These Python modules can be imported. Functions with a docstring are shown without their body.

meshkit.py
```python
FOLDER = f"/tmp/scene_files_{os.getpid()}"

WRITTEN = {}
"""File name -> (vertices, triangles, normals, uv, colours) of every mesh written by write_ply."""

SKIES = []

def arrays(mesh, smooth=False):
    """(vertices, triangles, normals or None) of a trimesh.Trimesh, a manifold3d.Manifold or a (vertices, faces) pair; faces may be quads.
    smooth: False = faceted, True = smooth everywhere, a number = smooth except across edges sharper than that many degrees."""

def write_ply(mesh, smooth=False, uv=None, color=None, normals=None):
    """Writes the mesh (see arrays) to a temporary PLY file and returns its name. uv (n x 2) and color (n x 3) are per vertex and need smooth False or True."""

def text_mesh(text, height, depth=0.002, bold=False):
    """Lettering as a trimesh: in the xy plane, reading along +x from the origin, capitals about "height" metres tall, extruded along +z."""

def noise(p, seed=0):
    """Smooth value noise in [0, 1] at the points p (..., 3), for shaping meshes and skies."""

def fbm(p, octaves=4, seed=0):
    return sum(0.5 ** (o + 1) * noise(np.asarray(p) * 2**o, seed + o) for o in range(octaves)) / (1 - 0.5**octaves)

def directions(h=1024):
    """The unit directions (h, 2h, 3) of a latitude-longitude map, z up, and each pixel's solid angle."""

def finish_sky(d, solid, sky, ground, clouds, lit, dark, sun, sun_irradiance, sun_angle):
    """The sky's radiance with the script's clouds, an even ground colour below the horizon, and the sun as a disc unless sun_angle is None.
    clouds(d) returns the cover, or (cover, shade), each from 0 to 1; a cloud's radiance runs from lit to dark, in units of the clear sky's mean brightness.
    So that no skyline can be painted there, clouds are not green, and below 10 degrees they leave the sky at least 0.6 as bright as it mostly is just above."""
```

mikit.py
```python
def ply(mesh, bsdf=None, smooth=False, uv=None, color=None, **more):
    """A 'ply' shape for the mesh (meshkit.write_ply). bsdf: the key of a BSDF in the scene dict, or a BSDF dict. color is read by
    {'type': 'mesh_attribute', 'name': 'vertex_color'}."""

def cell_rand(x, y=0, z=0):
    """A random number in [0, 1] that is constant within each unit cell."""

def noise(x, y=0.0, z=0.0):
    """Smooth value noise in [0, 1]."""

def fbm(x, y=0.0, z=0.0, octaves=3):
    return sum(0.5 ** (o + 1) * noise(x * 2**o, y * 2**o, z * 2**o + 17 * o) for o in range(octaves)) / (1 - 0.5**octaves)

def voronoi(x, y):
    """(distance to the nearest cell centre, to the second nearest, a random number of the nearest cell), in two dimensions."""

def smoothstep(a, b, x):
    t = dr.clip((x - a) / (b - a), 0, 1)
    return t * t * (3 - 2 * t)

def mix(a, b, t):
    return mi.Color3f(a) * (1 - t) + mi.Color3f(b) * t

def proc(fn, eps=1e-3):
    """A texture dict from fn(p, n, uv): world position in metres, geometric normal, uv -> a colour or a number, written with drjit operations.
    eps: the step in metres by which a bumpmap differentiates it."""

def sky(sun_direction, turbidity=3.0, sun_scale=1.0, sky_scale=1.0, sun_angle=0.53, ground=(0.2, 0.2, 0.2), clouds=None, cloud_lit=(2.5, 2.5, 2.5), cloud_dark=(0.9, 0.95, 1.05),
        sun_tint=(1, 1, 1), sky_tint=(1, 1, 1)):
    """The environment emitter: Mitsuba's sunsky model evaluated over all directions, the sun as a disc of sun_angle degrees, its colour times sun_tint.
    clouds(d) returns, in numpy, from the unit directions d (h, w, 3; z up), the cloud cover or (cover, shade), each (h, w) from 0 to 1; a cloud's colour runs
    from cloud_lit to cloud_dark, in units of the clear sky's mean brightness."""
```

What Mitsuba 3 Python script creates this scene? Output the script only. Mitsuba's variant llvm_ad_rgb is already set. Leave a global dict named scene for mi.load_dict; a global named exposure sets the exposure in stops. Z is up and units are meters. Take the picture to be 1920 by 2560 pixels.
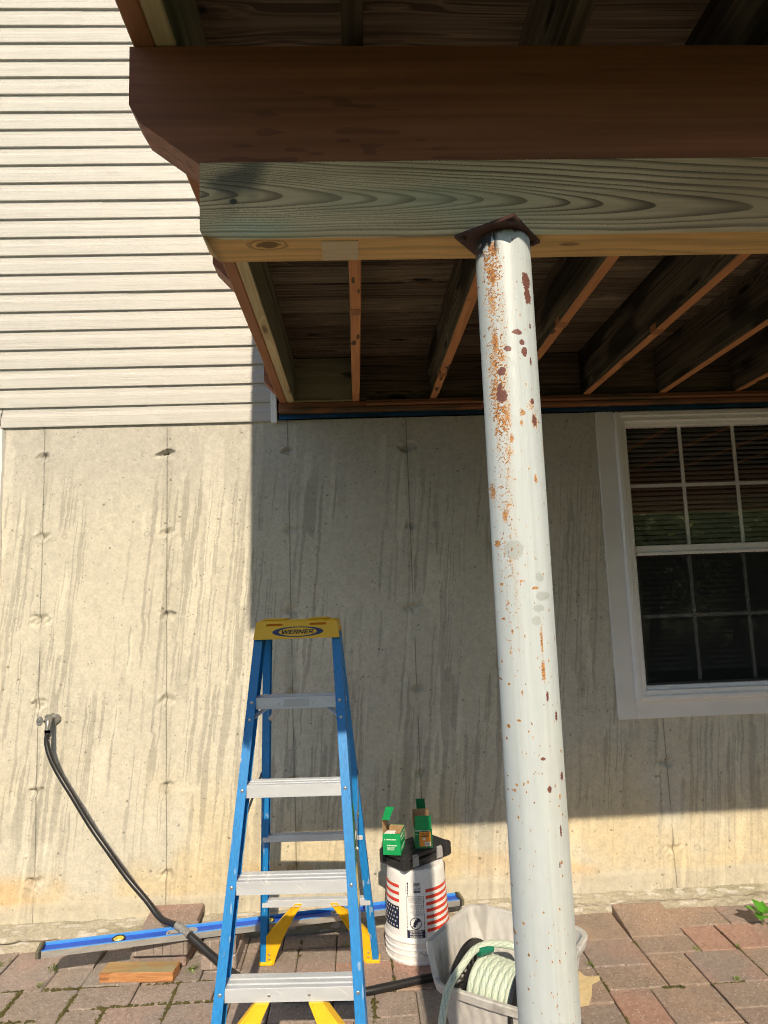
import math, random
import numpy as np
import trimesh
import manifold3d as m3
import drjit as dr
import mitsuba as mi
import mikit, meshkit
from mikit import proc, noise, fbm, voronoi, cell_rand, smoothstep, mix
from shapely.geometry import Polygon, LineString, Point, box as sbox
from shapely import affinity

scene, labels = {}, {}
rng = random.Random(7)
nrng = np.random.default_rng(7)
T = mi.ScalarTransform4f

# ------------------------------------------------------------------ camera, sky, exposure
CAM = np.array([0.0, -3.4092, 1.5376])
YAW, PITCH, ROLL = 0.0426, 0.1204, -0.0368
cy, sy, cp, sp = math.cos(YAW), math.sin(YAW), math.cos(PITCH), math.sin(PITCH)
fwd = np.array([sy * cp, cy * cp, sp]); r0 = np.array([cy, -sy, 0.0]); u0 = np.cross(r0, fwd)
up = -math.sin(ROLL) * r0 + math.cos(ROLL) * u0
scene['camera'] = {'type': 'perspective', 'fov': 2 * math.degrees(math.atan(960 / 1691.7)), 'fov_axis': 'x', 'near_clip': 0.05, 'far_clip': 300.0,
                   'to_world': T().look_at(origin=CAM.tolist(), target=(CAM + fwd).tolist(), up=up.tolist())}
scene['sky'] = mikit.sky((0.018, -1.0, 0.7325), turbidity=3.0, sun_scale=1.0, sky_scale=1.18, sun_tint=(0.96, 1.0, 1.04), sky_tint=(1.10, 0.98, 0.90))
exposure = 1.9

# ------------------------------------------------------------------ helpers
def add(key, mesh, mat, smooth=False, **kw):
    """One entry of the scene; a taken key gets the next three-digit number."""
    k, i = key, 0
    while k in scene:
        i += 1
        k = f'{key}_{i:03d}'
    scene[k] = mikit.ply(mesh, mat, smooth=smooth, **kw)
    return k

def thing(key, label, cat, group=None):
    k, i = key, 0
    while k in labels:
        i += 1
        k = f'{key}_{i:03d}'
    labels[k] = {'label': label, 'category': cat}
    if group: labels[k]['group'] = group
    return k

def struct(key, label=None, kind='structure'):
    labels[key] = {'kind': kind}
    if label: labels[key]['label'] = label

def hull(pts):
    return trimesh.Trimesh(vertices=np.asarray(pts, float)).convex_hull

def cbox(x0, x1, y0, y1, z0, z1, c=0.002):
    """Box with chamfered edges."""
    if c <= 0:
        return trimesh.creation.box(bounds=[[x0, y0, z0], [x1, y1, z1]])
    P = []
    for x, sx in ((x0, 1), (x1, -1)):
        for y, sy_ in ((y0, 1), (y1, -1)):
            for z, sz in ((z0, 1), (z1, -1)):
                P += [(x + sx * c, y + sy_ * c, z), (x + sx * c, y, z + sz * c), (x, y + sy_ * c, z + sz * c)]
    return hull(P)

def cat(*ms):
    return trimesh.util.concatenate(list(ms))

def prism(poly, h, M=None):
    """Extrude a shapely polygon along +z by h, then place with M (4x4)."""
    if not isinstance(poly, Polygon): poly = Polygon(poly)
    m = trimesh.creation.extrude_polygon(poly, h, engine='earcut')
    if M is not None: m.apply_transform(M)
    return m

def frame(o, X, Y, Z):
    M = np.eye(4); M[:3, 0], M[:3, 1], M[:3, 2], M[:3, 3] = X, Y, Z, o
    return M

def catmull(P, n=12):
    P = np.asarray(P, float); Q = np.vstack([2 * P[0] - P[1], P, 2 * P[-1] - P[-2]])
    out = []
    for i in range(1, len(Q) - 2):
        for t in np.linspace(0, 1, n, endpoint=False):
            a, b, c, d = Q[i - 1], Q[i], Q[i + 1], Q[i + 2]
            out.append(0.5 * (2 * b + (c - a) * t + (2 * a - 5 * b + 4 * c - d) * t * t + (3 * b - a - 3 * c + d) * t ** 3))
    return np.array(out + [P[-1]])

def tube(P, r, sides=14, cap=True):
    P = np.asarray(P, float); n = len(P)
    r = np.broadcast_to(r, (n,))
    t = np.gradient(P, axis=0); t /= np.linalg.norm(t, axis=1, keepdims=True) + 1e-12
    a = np.cross(t[0], [0.3, 0.2, 1.0]); a /= np.linalg.norm(a)
    V = []
    ang = np.arange(sides) * 2 * np.pi / sides
    for i in range(n):
        a = a - t[i] * (a @ t[i]); a /= np.linalg.norm(a)
        b = np.cross(t[i], a)
        V.append(P[i] + r[i] * (np.cos(ang)[:, None] * a + np.sin(ang)[:, None] * b))
    V = np.vstack(V); F = []
    for i in range(n - 1):
        for j in range(sides):
            k = (j + 1) % sides
            F += [[i * sides + j, i * sides + k, (i + 1) * sides + k], [i * sides + j, (i + 1) * sides + k, (i + 1) * sides + j]]
    if cap:
        V = np.vstack([V, P[0], P[-1]])
        for j in range(sides):
            k = (j + 1) % sides
            F += [[n * sides, k, j], [n * sides + 1, (n - 1) * sides + j, (n - 1) * sides + k]]
    return trimesh.Trimesh(V, F, process=False)

def lathe(prof, c=(0, 0, 0), n=48):
    m = trimesh.creation.revolve(np.asarray(prof, float), sections=n)
    m.apply_translation(c)
    return m

def rod(p, q, r, sides=12):
    return tube([p, q], r, sides)

def place(m, M):
    m = m.copy(); m.apply_transform(M); return m

def grid_mesh(xs, ys, fn):
    """Grid of quads; fn(X, Y) -> (n,m,3)."""
    X, Y = np.meshgrid(xs, ys, indexing='ij')
    V = fn(X, Y).reshape(-1, 3); n, m = X.shape
    i, j = np.meshgrid(np.arange(n - 1), np.arange(m - 1), indexing='ij')
    a = (i * m + j).ravel(); b = ((i + 1) * m + j).ravel(); c = ((i + 1) * m + j + 1).ravel(); d = (i * m + j + 1).ravel()
    return trimesh.Trimesh(V, np.vstack([np.c_[a, b, c], np.c_[a, c, d]]), process=False)

def twosided(b): return {'type': 'twosided', 'bsdf': b}

def pri(key, color, rough=0.6, bump=None, bscale=1.0, two=False, **kw):
    bc = proc(color) if callable(color) else {'type': 'rgb', 'value': list(color)}
    rg = proc(rough) if callable(rough) else rough
    b = {'type': 'principled', 'base_color': bc, 'roughness': rg, **kw}
    if bump is not None:
        b = {'type': 'bumpmap', 'arbitrary': proc(bump, eps=0.0008), 'scale': bscale, 'bsdf': b}
    scene[key] = twosided(b) if two else b
    return key

# ------------------------------------------------------------------ shared layout numbers
SX0, SDX = -1.5535, 0.6096           # form seams
TZ0, TDZ = 2.283, 0.4048             # tie rows
ZJ = 2.518                           # joist undersides
JD = 0.235                           # joist depth
BF, BB = -2.308, -2.226              # beam front / back

# ------------------------------------------------------------------ materials
def m_concrete(p, n, uv):
    x, z = p.x, p.z
    c = mix((0.485, 0.465, 0.40), (0.60, 0.575, 0.485), fbm(x * 2.1, z * 2.1, 3.0, 4))
    warm = smoothstep(1.0, 0.2, z + 0.35 * (fbm(x * 1.7, z * 2.5, 9.0) - 0.5))
    c = mix(c, mi.Color3f(0.60, 0.49, 0.28), warm * 0.6 * smoothstep(0.3, 0.65, fbm(x * 3.1, z * 2.2, 21.0)))
    c = mix(c, mi.Color3f(0.60, 0.38, 0.14), 0.55 * smoothstep(0.5, 0.7, fbm(x * 2.3 + 4, z * 3.0, 31.0)) * smoothstep(0.32, 0.24, z) * smoothstep(0.10, 0.17, z))
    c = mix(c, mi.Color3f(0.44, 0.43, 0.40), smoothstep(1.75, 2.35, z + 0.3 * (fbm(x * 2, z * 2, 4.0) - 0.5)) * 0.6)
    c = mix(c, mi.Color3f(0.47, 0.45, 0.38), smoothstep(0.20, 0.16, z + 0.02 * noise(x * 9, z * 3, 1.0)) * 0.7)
    # slanting trowel and run streaks
    wob = 0.008 * (noise(x * 5, z * 5, 2.0) - 0.5) + 0.006 * (noise(x * 14, z * 19, 2.0) - 0.5) + 0.004 * (noise(x * 30, z * 60, 2.0) - 0.5)
    u = x - 0.10 * z + wob
    env = smoothstep(0.42, 0.56, fbm(u * 5.0, z * 1.1, 5.0, 3))
    jag = 0.07 * (fbm(x * 60, z * 26, 8.0, 2) - 0.5)
    s1 = smoothstep(0.645, 0.685, noise(u * 62, z * 3.0, 7.0) + jag) * env
    s2 = smoothstep(0.675, 0.715, noise(u * 135 + 9, z * 4.0, 8.0) + jag) * smoothstep(0.36, 0.52, fbm(u * 7.0, z * 1.4, 15.0, 2))
    s3 = smoothstep(0.76, 0.80, noise(u * 22 + 3, z * 2.6, 17.0) + jag - 0.03) * smoothstep(0.45, 0.6, fbm(u * 4, z * 2.2, 25.0, 2))
    st = dr.clip(0.95 * s1 + 0.8 * s2 + 0.40 * s3, 0, 1) * smoothstep(2.3, 2.0, z) * (0.45 + 0.55 * smoothstep(0.25, 0.6, z))
    c = c * (1 - 0.27 * st)
    lite = smoothstep(0.66, 0.74, noise(u * 28 + 40, z * 3.1, 11.0)) * env
    c = c * (1 + 0.12 * lite)
    # seams, tie stains
    q = (x - SX0 + 0.003 * (noise(z * 6.0, 4.0, 1.0) - 0.5)) / SDX
    k = dr.floor(q + 0.5)
    dx = dr.abs(q - k) * SDX
    c = c * (1 - 0.50 * smoothstep(0.0040, 0.0012, dx) * smoothstep(0.12, 0.35, noise(z * 5, k * 3, 2.0)))
    c = c * (1 - 0.10 * smoothstep(0.05, 0.0, dx) * smoothstep(0.45, 0.7, noise(z * 2.2, k * 7, 5.0)))
    rr = (TZ0 - z) / TDZ; dz = (rr - dr.floor(rr + 0.5)) * TDZ
    d = dr.sqrt(dr.square(dx * 0.8) + dr.square(dz * 1.3)) + 0.03 * (fbm(x * 30, z * 40, 3.0) - 0.5)
    c = c * (1 - 0.16 * smoothstep(0.040, 0.008, d) * smoothstep(0.35, 0.6, noise(x * 60, z * 60, 1.0)))
    rx = dr.abs(dx - 0.11 - 0.03 * (cell_rand(k, dr.floor(rr + 0.5), 3) - 0.5)); ring = dr.sqrt(dr.square(rx) + dr.square(dz))
    c = c * (1 - 0.22 * smoothstep(0.003, 0.001, dr.abs(ring - 0.012)) * smoothstep(0.3, 0.5, noise(x * 40, z * 40, 6.0)))
    # bug holes
    v, _, w = voronoi(x * 26, z * 26)
    c = c * (1 - 0.5 * smoothstep(0.11, 0.05, v) * smoothstep(0.86, 0.88, w))
    v2, _, w2 = voronoi(x * 9 + 3, z * 9)
    c = c * (1 - 0.55 * smoothstep(0.075, 0.03, v2 + 0.03 * noise(x * 150, z * 150, 1.0)) * smoothstep(0.74, 0.76, w2))
    return c * (0.90 + 0.20 * noise(x * 160, z * 160, p.y * 160)) * (0.94 + 0.12 * noise(x * 45, z * 45, 2.0))
def b_concrete(p, n, uv):
    x, z = p.x, p.z
    v2, _, w2 = voronoi(x * 9 + 3, z * 9)
    return 0.0012 * fbm(x * 70, z * 70, p.y * 70, 3) + 0.0016 * noise((x - 0.13 * z) * 40, z * 5, 3.0) - 0.004 * smoothstep(0.08, 0.03, v2) * smoothstep(0.6, 0.62, w2)
pri('concrete', m_concrete, 0.88, b_concrete, 1.0, specular=0.25)

def m_footing(p, n, uv):
    c = mix((0.30, 0.275, 0.215), (0.46, 0.43, 0.35), fbm(p.x * 9, p.y * 20, p.z * 25, 3))
    c = mix(c, mi.Color3f(0.22, 0.21, 0.14), 0.6 * smoothstep(0.52, 0.68, fbm(p.x * 6, p.z * 12, p.y * 12)))
    c = mix(c, mi.Color3f(0.52, 0.50, 0.46), smoothstep(0.62, 0.70, noise(p.x * 20, p.z * 50, p.y * 50)) * 0.7)
    return c * (0.8 + 0.4 * noise(p.x * 150, p.y * 150, p.z * 150))
pri('footing_concrete', m_footing, 0.92, lambda p, n, uv: 0.003 * fbm(p.x * 60, p.y * 60, p.z * 60, 3), 1.0, two=True, specular=0.2)

def m_siding(p, n, uv):
    g = noise(p.x * 9, p.z * 420, 3.0)
    g2 = smoothstep(0.66, 0.74, noise(p.x * 5 + 0.8 * noise(p.x * 3, p.z * 9, 1.0), p.z * 260, 9.0))
    c = mix((0.465, 0.46, 0.44), (0.52, 0.515, 0.495), g) * (1 - 0.10 * g2)
    return c * (0.965 + 0.07 * fbm(p.x * 1.5, p.z * 6, 2.0))
pri('siding_vinyl', m_siding, 0.5, lambda p, n, uv: 0.0005 * noise(p.x * 7, p.z * 330, 3.0), 1.0, specular=0.4)
pri('white_vinyl', lambda p, n, uv: mi.Color3f(0.78, 0.79, 0.79) * (0.93 + 0.07 * fbm(p.x * 8, p.y * 8, p.z * 8)), 0.4, specular=0.4)
pri('window_white', lambda p, n, uv: mi.Color3f(0.86, 0.86, 0.87) * (0.92 + 0.08 * fbm(p.x * 12, p.y * 12, p.z * 12)), 0.38, specular=0.45)
pri('trim_white', lambda p, n, uv: mi.Color3f(0.80, 0.80, 0.79) * (0.88 + 0.12 * fbm(p.x * 6, p.y * 6, p.z * 6)), 0.55, specular=0.35)

def woodfn(ax, lo, hi, line, ring=95.0, seed=0.0, knots=True, strength=0.75, bump=False):
    """Flat-sawn board: growth lines stretched along the axis ax, bent round knots."""
    def fn(p, n, uv):
        c = [p.x, p.y, p.z]
        a = c[ax]; o = [c[i] for i in range(3) if i != ax]
        b, d = o[0] + seed * 0.37, o[1] + seed * 0.11
        a = a + seed
        warp = 0.030 * (fbm(a * 1.6, b * 5, d * 5, 2) - 0.5) + 0.006 * (noise(a * 7, b * 20, d * 20) - 0.5)
        if knots:
            kv, _, kw = voronoi(a * 1.7 + 10 * seed, (b + d) * 6.5)
            kn = smoothstep(0.34, 0.0, kv) * smoothstep(0.45, 0.6, kw)
            warp = warp + 0.03 * kn
        g = noise((b + warp) * ring, (d + warp) * ring, a * 0.9)
        g2 = noise((b + warp) * ring * 2.7, (d + warp) * ring * 2.7, a * 3.0)
        v = dr.clip(0.65 * g + 0.35 * g2, 0, 1)
        if bump: return 0.0012 * v
        col = mix(lo, hi, smoothstep(0.25, 0.8, v))
        col = mix(col, mi.Color3f(line), strength * smoothstep(0.60, 0.74, g))
        if knots:
            col = mix(col, mi.Color3f(line) * 0.55, smoothstep(0.13, 0.06, kv + 0.05 * noise(a * 60, b * 60, d * 60)) * smoothstep(0.55, 0.57, kw))
        return col * (0.78 + 0.44 * fbm(a * 2.5, b * 9, d * 9, 2)) * (0.93 + 0.14 * noise(a * 14, b * 260, d * 260))
    return fn

# weathered untreated underside of the deck
pri('old_deck_board', woodfn(0, (0.087, 0.061, 0.041), (0.217, 0.160, 0.109), (0.022, 0.016, 0.012), 120, 1.3), 0.85, woodfn(0, 0, 0, 0, 120, 1.3, bump=True), 1.5, specular=0.2)
pri('old_deck_board_pale', woodfn(0, (0.123, 0.093, 0.062), (0.275, 0.217, 0.152), (0.030, 0.022, 0.016), 140, 4.9), 0.85, woodfn(0, 0, 0, 0, 140, 4.9, bump=True), 1.5, specular=0.2)
pri('old_deck_board_dark', woodfn(0, (0.058, 0.042, 0.029), (0.160, 0.116, 0.075), (0.016, 0.011, 0.008), 105, 8.2), 0.85, woodfn(0, 0, 0, 0, 105, 8.2, bump=True), 1.5, specular=0.2)
def m_joist(p, n, uv):
    side = woodfn(1, (0.072, 0.055, 0.041), (0.181, 0.142, 0.102), (0.020, 0.015, 0.011), 85, 2.1)(p, n, uv)
    blot = smoothstep(0.50, 0.62, fbm(p.y * 3.0 + p.x * 5, p.z * 8, p.x * 3, 2))
    side = mix(side, side * 0.30, blot)
    paint = mix((0.42, 0.175, 0.075), (0.50, 0.23, 0.10), fbm(p.y * 6, p.x * 20, 1.0)) * (0.85 + 0.3 * noise(p.y * 9, p.x * 260, 1.0))
    paint = mix(paint, mi.Color3f(0.10, 0.06, 0.035), smoothstep(0.80, 0.86, noise(p.y * 13, p.x * 60, p.x * 7)))
    low = smoothstep(-0.6, -0.75, n.z) * smoothstep(-2.31, -2.27, p.y)
    return mix(side, paint, low)
pri('joist_wood', m_joist, 0.75, woodfn(1, 0, 0, 0, 85, 2.1, bump=True), 1.2, specular=0.25)
def m_brown(p, n, uv):
    c = mix((0.225, 0.082, 0.040), (0.300, 0.115, 0.060), fbm(p.x * 3, p.z * 9, p.y * 9, 3))
    c = c * (0.62 + 0.42 * noise(p.x * 5 + 2 * noise(p.x * 2, p.z * 7), p.z * 190, p.y * 190) + 0.36 * noise(p.x * 2.5, p.z * 60 + 3 * noise(p.x * 1.5, p.z * 5, 2.0), p.y * 60))
    d = smoothstep(0.70, 0.80, noise(p.x * 22, p.z * 120, p.y * 30)) * smoothstep(0.5, 0.62, fbm(p.x * 2, p.z * 11, 6.0))
    return mix(c, mi.Color3f(0.060, 0.026, 0.016), 0.4 * d)
pri('brown_painted_wood', m_brown, 0.62, lambda p, n, uv: 0.0007 * noise(p.x * 5, p.z * 160, p.y * 160), 1.0, specular=0.35)
def m_orange(p, n, uv):
    c = mix((0.26, 0.105, 0.048), (0.35, 0.155, 0.072), fbm(p.y * 4, p.x * 20, p.z * 9, 2))
    return c * (0.85 + 0.3 * noise(p.y * 8, p.x * 200, p.z * 200))
pri('orange_painted_wood', m_orange, 0.65, specular=0.3)
def m_orange_x(p, n, uv):
    c = mix((0.20, 0.085, 0.045), (0.33, 0.145, 0.070), fbm(p.x * 3, p.y * 20, p.z * 30, 3))
    c = mix(c, mi.Color3f(0.14, 0.085, 0.05), smoothstep(0.5, 0.62, fbm(p.x * 4, p.z * 30, 2.0)))
    return c * (0.8 + 0.4 * noise(p.x * 6, p.y * 240, p.z * 240))
pri('ledger_strip_wood', m_orange_x, 0.7, specular=0.3)

def beam_rings(p):
    """Cathedral figure of the plain-sawn face: nested arches with their tips to the right."""
    x = p.x + 0.016 * (fbm(p.x * 6, p.z * 18, 1.0) - 0.5)
    zc = p.z - 2.226 + 0.035 * (p.x + 0.1) + 0.010 * (fbm(p.x * 4, p.z * 6, 3.0) - 0.5) + (p.y - BF) * 0.3
    q = x + dr.square(zc) / (0.0038 * (1.0 + 0.35 * (noise(p.x * 2.5, 3.0, 1.0) - 0.5)))
    e = dr.maximum(q - 0.42, 0)
    return 14.0 * dr.minimum(q, 0.42) + 3.6 * dr.log(1 + e / 0.25)
def m_green(p, n, uv):
    r = beam_rings(p)
    q = r + 0.7 * noise(r * 0.8, 3.0, 1.0)
    f = q - dr.floor(q)
    line = smoothstep(0.40, 0.93, f) * smoothstep(1.0, 0.95, f)
    g = mix(mix((0.56, 0.435, 0.265), (0.48, 0.335, 0.195), smoothstep(0.25, 0.75, p.x)), mix((0.68, 0.56, 0.365), (0.58, 0.425, 0.265), smoothstep(0.25, 0.75, p.x)), fbm(p.x * 4, p.z * 20, 2.0, 3))
    g = mix(g, mi.Color3f(0.42, 0.50, 0.36), 0.85 * smoothstep(0.50, 0.68, fbm(p.x * 3.2, p.z * 9, 8.0, 2)) * smoothstep(0.5, -0.1, p.x))
    tan = mix((0.58, 0.345, 0.135), (0.68, 0.45, 0.20), fbm(p.x * 3, p.y * 20, p.z * 9, 3))
    low = smoothstep(-0.5, -0.8, n.z)
    c = mix(g, tan, low)
    c = mix(c, mi.Color3f(0.105, 0.072, 0.045), line * (0.92 - 0.6 * low) * (0.5 + 0.5 * noise(p.x * 5, p.z * 30, 2.0)))
    # knot, bluish stain and resin by the left end
    kx, kz = (p.x + 0.185) / 0.045, (p.z - 2.262) / 0.040
    s = smoothstep(1.3, 0.2, dr.sqrt(dr.square(kx + 0.9 * kz * -0.5) + dr.square(kz * 0.6)) + 1.1 * (fbm(p.x * 26, p.z * 40, 4.0) - 0.5))
    c = mix(c, mi.Color3f(0.055, 0.060, 0.060), 0.75 * s * (1 - low))
    k2 = dr.sqrt(dr.square((p.x + 0.193) / 0.008) + dr.square((p.z - 2.218) / 0.006))
    c = mix(c, mi.Color3f(0.03, 0.035, 0.04), smoothstep(1.2, 0.5, k2) * (1 - low) * 0.9)
    k3 = dr.sqrt(dr.square((p.x + 0.138) / 0.022) + dr.square((p.y + 2.285) / 0.011)) + 0.3 * (noise(p.x * 160, p.y * 160, 1.0) - 0.5)
    c = mix(c, mi.Color3f(0.11, 0.062, 0.030), low * smoothstep(1.2, 0.75, k3) * 0.85)
    c = mix(c, mi.Color3f(0.24, 0.14, 0.06), low * smoothstep(0.22, 0.12, dr.abs(k3 - 1.5)) * 0.6)
    k4 = dr.sqrt(dr.square((p.x - 0.40) / 0.020) + dr.square((p.y + 2.272) / 0.007))
    c = mix(c, mi.Color3f(0.20, 0.11, 0.045), low * smoothstep(1.1, 0.7, k4) * 0.7)
    rough_edge = smoothstep(0.03, 0.0, p.x + 0.245) * smoothstep(2.163, 2.153, p.z)
    c = mix(c, mi.Color3f(0.13, 0.085, 0.045), rough_edge * 0.7)
    c = c * (0.82 + 0.36 * fbm(p.x * 6, p.y * 9, p.z * 9, 2))
    return c * (0.80 + 0.22 * noise(p.x * 16, p.z * 330, p.y * 330) + 0.20 * noise(p.x * 6, p.z * 120, p.y * 120))
pri('green_timber', m_green, 0.75, lambda p, n, uv: 0.0007 * noise(p.x * 9, p.z * 260, p.y * 260), 1.0, specular=0.25)
pri('new_timber', woodfn(1, (0.40, 0.32, 0.185), (0.52, 0.43, 0.27), (0.27, 0.19, 0.10), 70, 6.0, strength=0.6), 0.7, specular=0.25)
pri('new_timber_side', woodfn(1, (0.15, 0.145, 0.095), (0.22, 0.21, 0.145), (0.09, 0.08, 0.05), 60, 3.0), 0.75, specular=0.25)
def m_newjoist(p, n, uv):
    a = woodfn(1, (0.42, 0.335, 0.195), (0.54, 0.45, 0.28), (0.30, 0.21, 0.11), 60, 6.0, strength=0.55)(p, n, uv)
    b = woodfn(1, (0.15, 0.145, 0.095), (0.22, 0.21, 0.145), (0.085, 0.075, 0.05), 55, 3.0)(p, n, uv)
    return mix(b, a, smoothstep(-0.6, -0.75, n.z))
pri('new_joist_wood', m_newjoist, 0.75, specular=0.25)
pri('new_block_wood', woodfn(0, (0.21, 0.19, 0.12), (0.30, 0.27, 0.175), (0.09, 0.07, 0.045), 42, 5.2, strength=0.9), 0.75, specular=0.25)
pri('pale_patch', lambda p, n, uv: mix((0.52, 0.41, 0.26), (0.58, 0.47, 0.31), noise(p.x * 20, p.y * 200, 1.0)), 0.55)
pri('blue_membrane', lambda p, n, uv: mi.Color3f(0.02, 0.10, 0.24) * (0.6 + 0.8 * fbm(p.x * 9, p.z * 60, 2.0)), 0.45)
pri('soot_dark', (0.012, 0.011, 0.010), 0.9)

CHIPS = [('p',.57,2.053,.14,.013),('p',.6,2.027,.11,.012),('p',.09,1.961,.14,.004),('p',.25,1.944,.08,.004),('p',.32,1.927,.09,.007),('p',-.27,1.933,.1,.004),('p',-.5,1.896,.1,.006),('p',-.53,1.855,.14,.009),('p',-.59,1.869,.06,.006),('p',.51,1.844,.06,.004),('p',.54,1.812,.07,.007),('p',.55,1.912,.03,.006),('p',.62,1.974,.03,.004),('p',.96,1.982,.02,.01),
 ('p',.36,1.37,.04,.006),('p',.66,1.338,.04,.007),('p',.74,1.246,.05,.005),('p',.23,1.231,.06,.004),('p',.07,1.277,.07,.002),('p',.54,1.167,.03,.007),('p',.42,1.12,.02,.004),
 ('r',-.4,1.819,.14,.023),('r',-.39,1.758,.12,.011),('r',-.31,1.782,.07,.006),('r',.47,1.837,.14,.011),('r',.09,1.824,.08,.005),('r',.04,1.806,.05,.004),('r',-.53,1.675,.13,.008),('r',-.49,1.919,.09,.003),('r',.56,1.811,.1,.009),('r',-.65,1.949,.08,.023),('r',-.68,2.017,.16,.024),('r',-.71,1.912,.15,.016),('r',-.74,1.866,.12,.016),('r',-.61,2.063,.09,.016),('r',-.54,2.11,.08,.011),('r',.96,1.773,.04,.024),('r',.98,1.828,.03,.027),('r',-.49,1.718,.11,.002),('r',.44,1.715,.05,.006),('r',-.65,1.657,.07,.01),('r',-.89,1.612,.07,.006),('r',-.93,1.7,.06,.011),
 ('r',.27,1.411,.06,.014),('r',.28,1.455,.04,.015),('r',-.25,1.55,.14,.002),('r',.17,1.538,.1,.002),('r',-.72,1.438,.03,.002),('r',-.81,1.389,.03,.002),('r',-.64,1.471,.03,.003),('r',-.85,1.491,.04,.002),('r',-.7,1.515,.03,.002),('r',-.85,1.546,.04,.002),('r',-.46,1.377,.04,.003),('r',-.61,1.334,.05,.002),('r',-.88,1.323,.04,.003),('r',-.82,1.227,.04,.002),('r',.59,1.217,.03,.003),('r',.84,1.457,.02,.005),
 ('g',-.45,1.6,.25,.013),('g',.35,1.555,.13,.006),('g',.44,1.525,.24,.006),('g',.25,1.506,.17,.005),('g',.14,1.487,.13,.006)]
PX, PY, PR = 0.273, -2.293, 0.0475
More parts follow.
